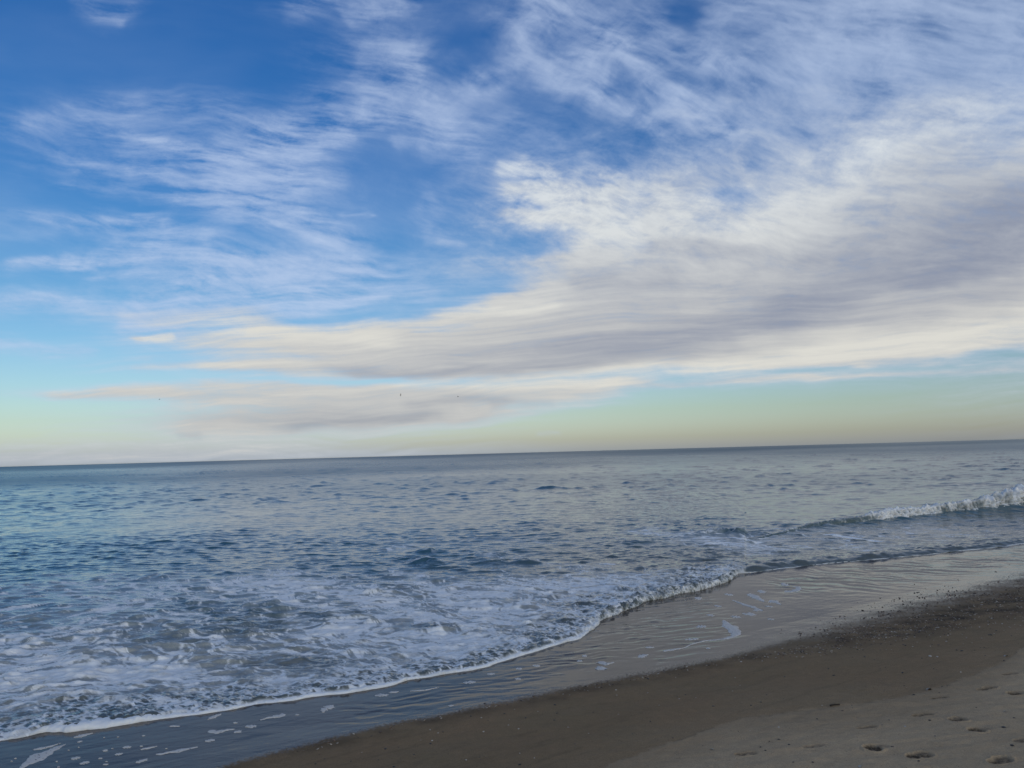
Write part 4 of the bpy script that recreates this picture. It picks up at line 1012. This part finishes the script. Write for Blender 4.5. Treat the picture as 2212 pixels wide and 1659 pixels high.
    fb = np.array([(0, 11, 5), (0, 5, 1), (0, 1, 7), (0, 7, 10), (0, 10, 11), (1, 5, 9), (5, 11, 4), (11, 10, 2), (10, 7, 6), (7, 1, 8), (3, 9, 4), (3, 4, 2), (3, 2, 6), (3, 6, 8), (3, 8, 9), (4, 9, 5), (2, 4, 11), (6, 2, 10), (8, 6, 7), (9, 8, 1)])
    n = len(uu); sz = np.minimum(rng.gamma(3., .0037, n), .021)*(1+.35*ss(14, 24, y)); pale = (rng.rand(n) < .34).astype(float)*rng.uniform(.4, 1, n)
    a = rng.rand(n)*6.28; jit = 1+.35*(rng.rand(n, 12, 1)-.5)
    P = base[None]*jit*np.stack([sz*rng.uniform(.8, 1.5, n), sz*rng.uniform(.6, 1., n), sz*np.where(pale > 0, .28, .5)], -1)[:, None, :]
    px = P[..., 0]*np.cos(a)[:, None]-P[..., 1]*np.sin(a)[:, None]; py = P[..., 0]*np.sin(a)[:, None]+P[..., 1]*np.cos(a)[:, None]
    ti = rng.uniform(-.5, .5, n)[:, None]; pz = P[..., 2]+px*ti
    co = np.stack([px+x[:, None], py+y[:, None], pz+h[:, None]+.2*sz[:, None]], -1).reshape(-1, 3)
    fc = (fb[None]+12*np.arange(n)[:, None, None]).reshape(-1, 3)
    m, nt = new_mat('shell_gravel'); q = N(nt); p = q.n('ShaderNodeBsdfPrincipled'); at = q.attr('pale'); rd = q.attr('rnd')
    q.l(q.mix(at, q.mix(rd, (.024, .019, .016), (.16, .100, .064)), (.50, .45, .38)), p.inputs['Base Color']); p.inputs['Roughness'].default_value = .5
    o_ = q.n('ShaderNodeOutputMaterial'); q.l(p.outputs[0], o_.inputs[0])
    o = link('shell_gravel', mesh_from('shell_gravel', co, fc, dict(pale=np.repeat(pale, 12), rnd=np.repeat(rng.rand(n), 12)), m, False))
    tag(o, 'band of dark gravel and broken shells heaped along the wet sand on the right', 'gravel', kind='stuff'); print('gravel', n)
from mathutils import Vector as Vector_

# ---------------------------------------------------------------- birds
def build_birds():
    MB = simple_mat('bird_plumage', (.03, .03, .035), (.07, .07, .075), 8, .8)
    def bird(u, v, dist, span, yaw, bank, flap, label):
        bm = bmesh.new(); n = 9; prev = None; ks = 8
        prof = [(-.42, .004, .03), (-.32, .03, .02), (-.2, .055, 0), (-.05, .075, -.005), (.1, .078, -.005), (.22, .055, .01), (.30, .042, .03), (.37, .03, .03), (.43, .004, .02)]
        for (px, r, z) in prof:
            ring = [bm.verts.new((r*math.cos(k*2*math.pi/ks), px, z+r*.85*math.sin(k*2*math.pi/ks))) for k in range(ks)]
            if prev:
                for k in range(ks): bm.faces.new((prev[k], prev[(k+1) % ks], ring[(k+1) % ks], ring[k]))
            prev = ring
        for sgn in (-1, 1):                                      # cambered, bent wings rooted in the body
            st = [(0., .15, -.12, .02, .022), (.22, .19, -.10, .02+flap*.14, .018), (.46, .17, -.08, .02+flap*.24, .012), (.72, .06, -.12, .02+flap*.20, .008), (1., -.13, -.16, .02+flap*.06, .003)]
            rows = [[bm.verts.new((sgn*s, a, z+t)), bm.verts.new((sgn*s, (a+b)/2, z+t*1.8)), bm.verts.new((sgn*s, b, z)), bm.verts.new((sgn*s, (a+b)/2, z-t*.6))] for s, a, b, z, t in st]
            for r1, r2 in zip(rows[:-1], rows[1:]):
                for k in range(4): bm.faces.new((r1[k], r1[(k+1) % 4], r2[(k+1) % 4], r2[k]))
            bm.faces.new(rows[-1])
        tl = [bm.verts.new(c) for c in ((-.03, -.38, .03), (.03, -.38, .03), (.10, -.60, .03), (-.10, -.60, .03), (-.03, -.38, .045), (.03, -.38, .045), (.10, -.60, .036), (-.10, -.60, .036))]
        for f in ((0, 3, 2, 1), (4, 5, 6, 7), (0, 1, 5, 4), (1, 2, 6, 5), (2, 3, 7, 6), (3, 0, 4, 7)): bm.faces.new([tl[i] for i in f])
        bmesh.ops.recalc_face_normals(bm, faces=bm.faces)
        me = bpy.data.meshes.new('seabird'); bm.to_mesh(me); bm.free(); me.materials.append(MB)
        for p in me.polygons: p.use_smooth = True
        o = link('seabird', me); r = ray(u, v); r = r/np.linalg.norm(r)*dist
        o.location = (r[0], r[1], r[2]+CAMH); o.scale = (span/2,)*3; o.rotation_euler = (0, bank, yaw); tag(o, label, 'bird')
    bird(865.5, 853.3, 260, 1.3, 1.9, .9, 1., 'dark seabird with tilted wings flying over the middle of the sea')
    bird(989.2, 857.2, 260, 1.2, 1.3, .2, 1.6, 'small dark seabird seen end-on, right of the tilted one')
    bird(344.5, 862.8, 330, 1.3, 1.6, -.35, .6, 'faint distant seabird gliding alone low on the left')
WT = [(0, (1.28, 1.42, 2.3)), (.015, (1.10, 1.18, 1.60)), (.05, (.95, 1.02, 1.17)), (.1, (.80, .92, 1.08)), (.2, (.48, .74, .95)), (.34, (.27, .58, .92)), (.55, (.17, .52, .95)), (1, (.2, .52, 1.0))]
build_clouds(); build_back_clouds(); print('clouds', time.time()-T0)
print('sea', build_sea(), time.time()-T0)
print('beach', build_beach(), time.time()-T0)
build_edge_foam(); build_breaker(); print('crests', time.time()-T0)
build_patches(); print('patches', time.time()-T0)
build_litter(); build_birds(); print('litter', time.time()-T0)

# coarse ground under and beyond the detailed sheets, for steps aside
def build_bed():
    xs = np.linspace(-400, 400, 161); ys = np.linspace(-200, 400, 121); X, Y = np.meshgrid(xs, ys)
    z = sand_base(X, Y)-.30
    o = link('seabed', mesh_from('seabed', np.stack([X, Y, z], -1).reshape(-1, 3), grid_faces(121, 161), dict(film=0*X, dry=0*X+1, grit_shade=0*X), M_SAND)); tag(o, kind='structure')
build_bed()

# ---------------------------------------------------------------- camera
from mathutils import Matrix, Vector
cam = bpy.data.objects.new('camera', bpy.data.cameras.new('camera')); COL.objects.link(cam)
cam.data.sensor_width = 36; cam.data.lens = 36*FPX/2212; cam.data.clip_start = .1; cam.data.clip_end = 200000
Mx = Matrix.Identity(4)
for i in range(3): Mx[i][0] = RT[i]; Mx[i][1] = UP[i]; Mx[i][2] = -FW[i]
Mx[2][3] = CAMH; cam.matrix_world = Mx
scene.camera = cam

# ---------------------------------------------------------------- light
SUN_EL, SUN_AZ = math.radians(9), math.radians(152)
w = bpy.data.worlds.new('World'); scene.world = w; w.use_nodes = True; nt = w.node_tree; nt.nodes.clear(); q = N(nt)
sky = q.n('ShaderNodeTexSky', sky_type='NISHITA'); sky.sun_disc = False; sky.sun_elevation = SUN_EL; sky.sun_rotation = SUN_AZ
sky.air_density = 1.; sky.dust_density = 1.; sky.ozone_density = 2.5
tc = q.n('ShaderNodeTexCoord'); sx = q.n('ShaderNodeSeparateXYZ'); q.l(tc.outputs['Generated'], sx.inputs[0])
tint = q.ramp(sx.outputs[2], WT)
mul = q.n('ShaderNodeMix', data_type='RGBA', blend_type='MULTIPLY'); mul.inputs[0].default_value = 1; mul.clamp_result = False
q.l(sky.outputs[0], mul.inputs[6]); q.l(tint, mul.inputs[7])
bg = q.n('ShaderNodeBackground'); bg.inputs[1].default_value = .15; q.l(mul.outputs[2], bg.inputs[0])
wo = q.n('ShaderNodeOutputWorld'); q.l(bg.outputs[0], wo.inputs[0])
sd = bpy.data.lights.new('sun', 'SUN'); sd.energy = .8; sd.angle = math.radians(16); sd.color = (1, .80, .60)
so = bpy.data.objects.new('sun', sd); COL.objects.link(so)
dirv = Vector((math.sin(SUN_AZ)*math.cos(SUN_EL), math.cos(SUN_AZ)*math.cos(SUN_EL), math.sin(SUN_EL)))
so.rotation_euler = dirv.to_track_quat('Z', 'Y').to_euler()
scene.view_settings.view_transform = 'Standard'; scene.view_settings.look = 'None'; scene.view_settings.exposure = 0; scene.view_settings.gamma = 1
scene.render.engine = 'CYCLES'
scene.cycles.transparent_max_bounces = 8; scene.cycles.max_bounces = 6
print('done', time.time()-T0)
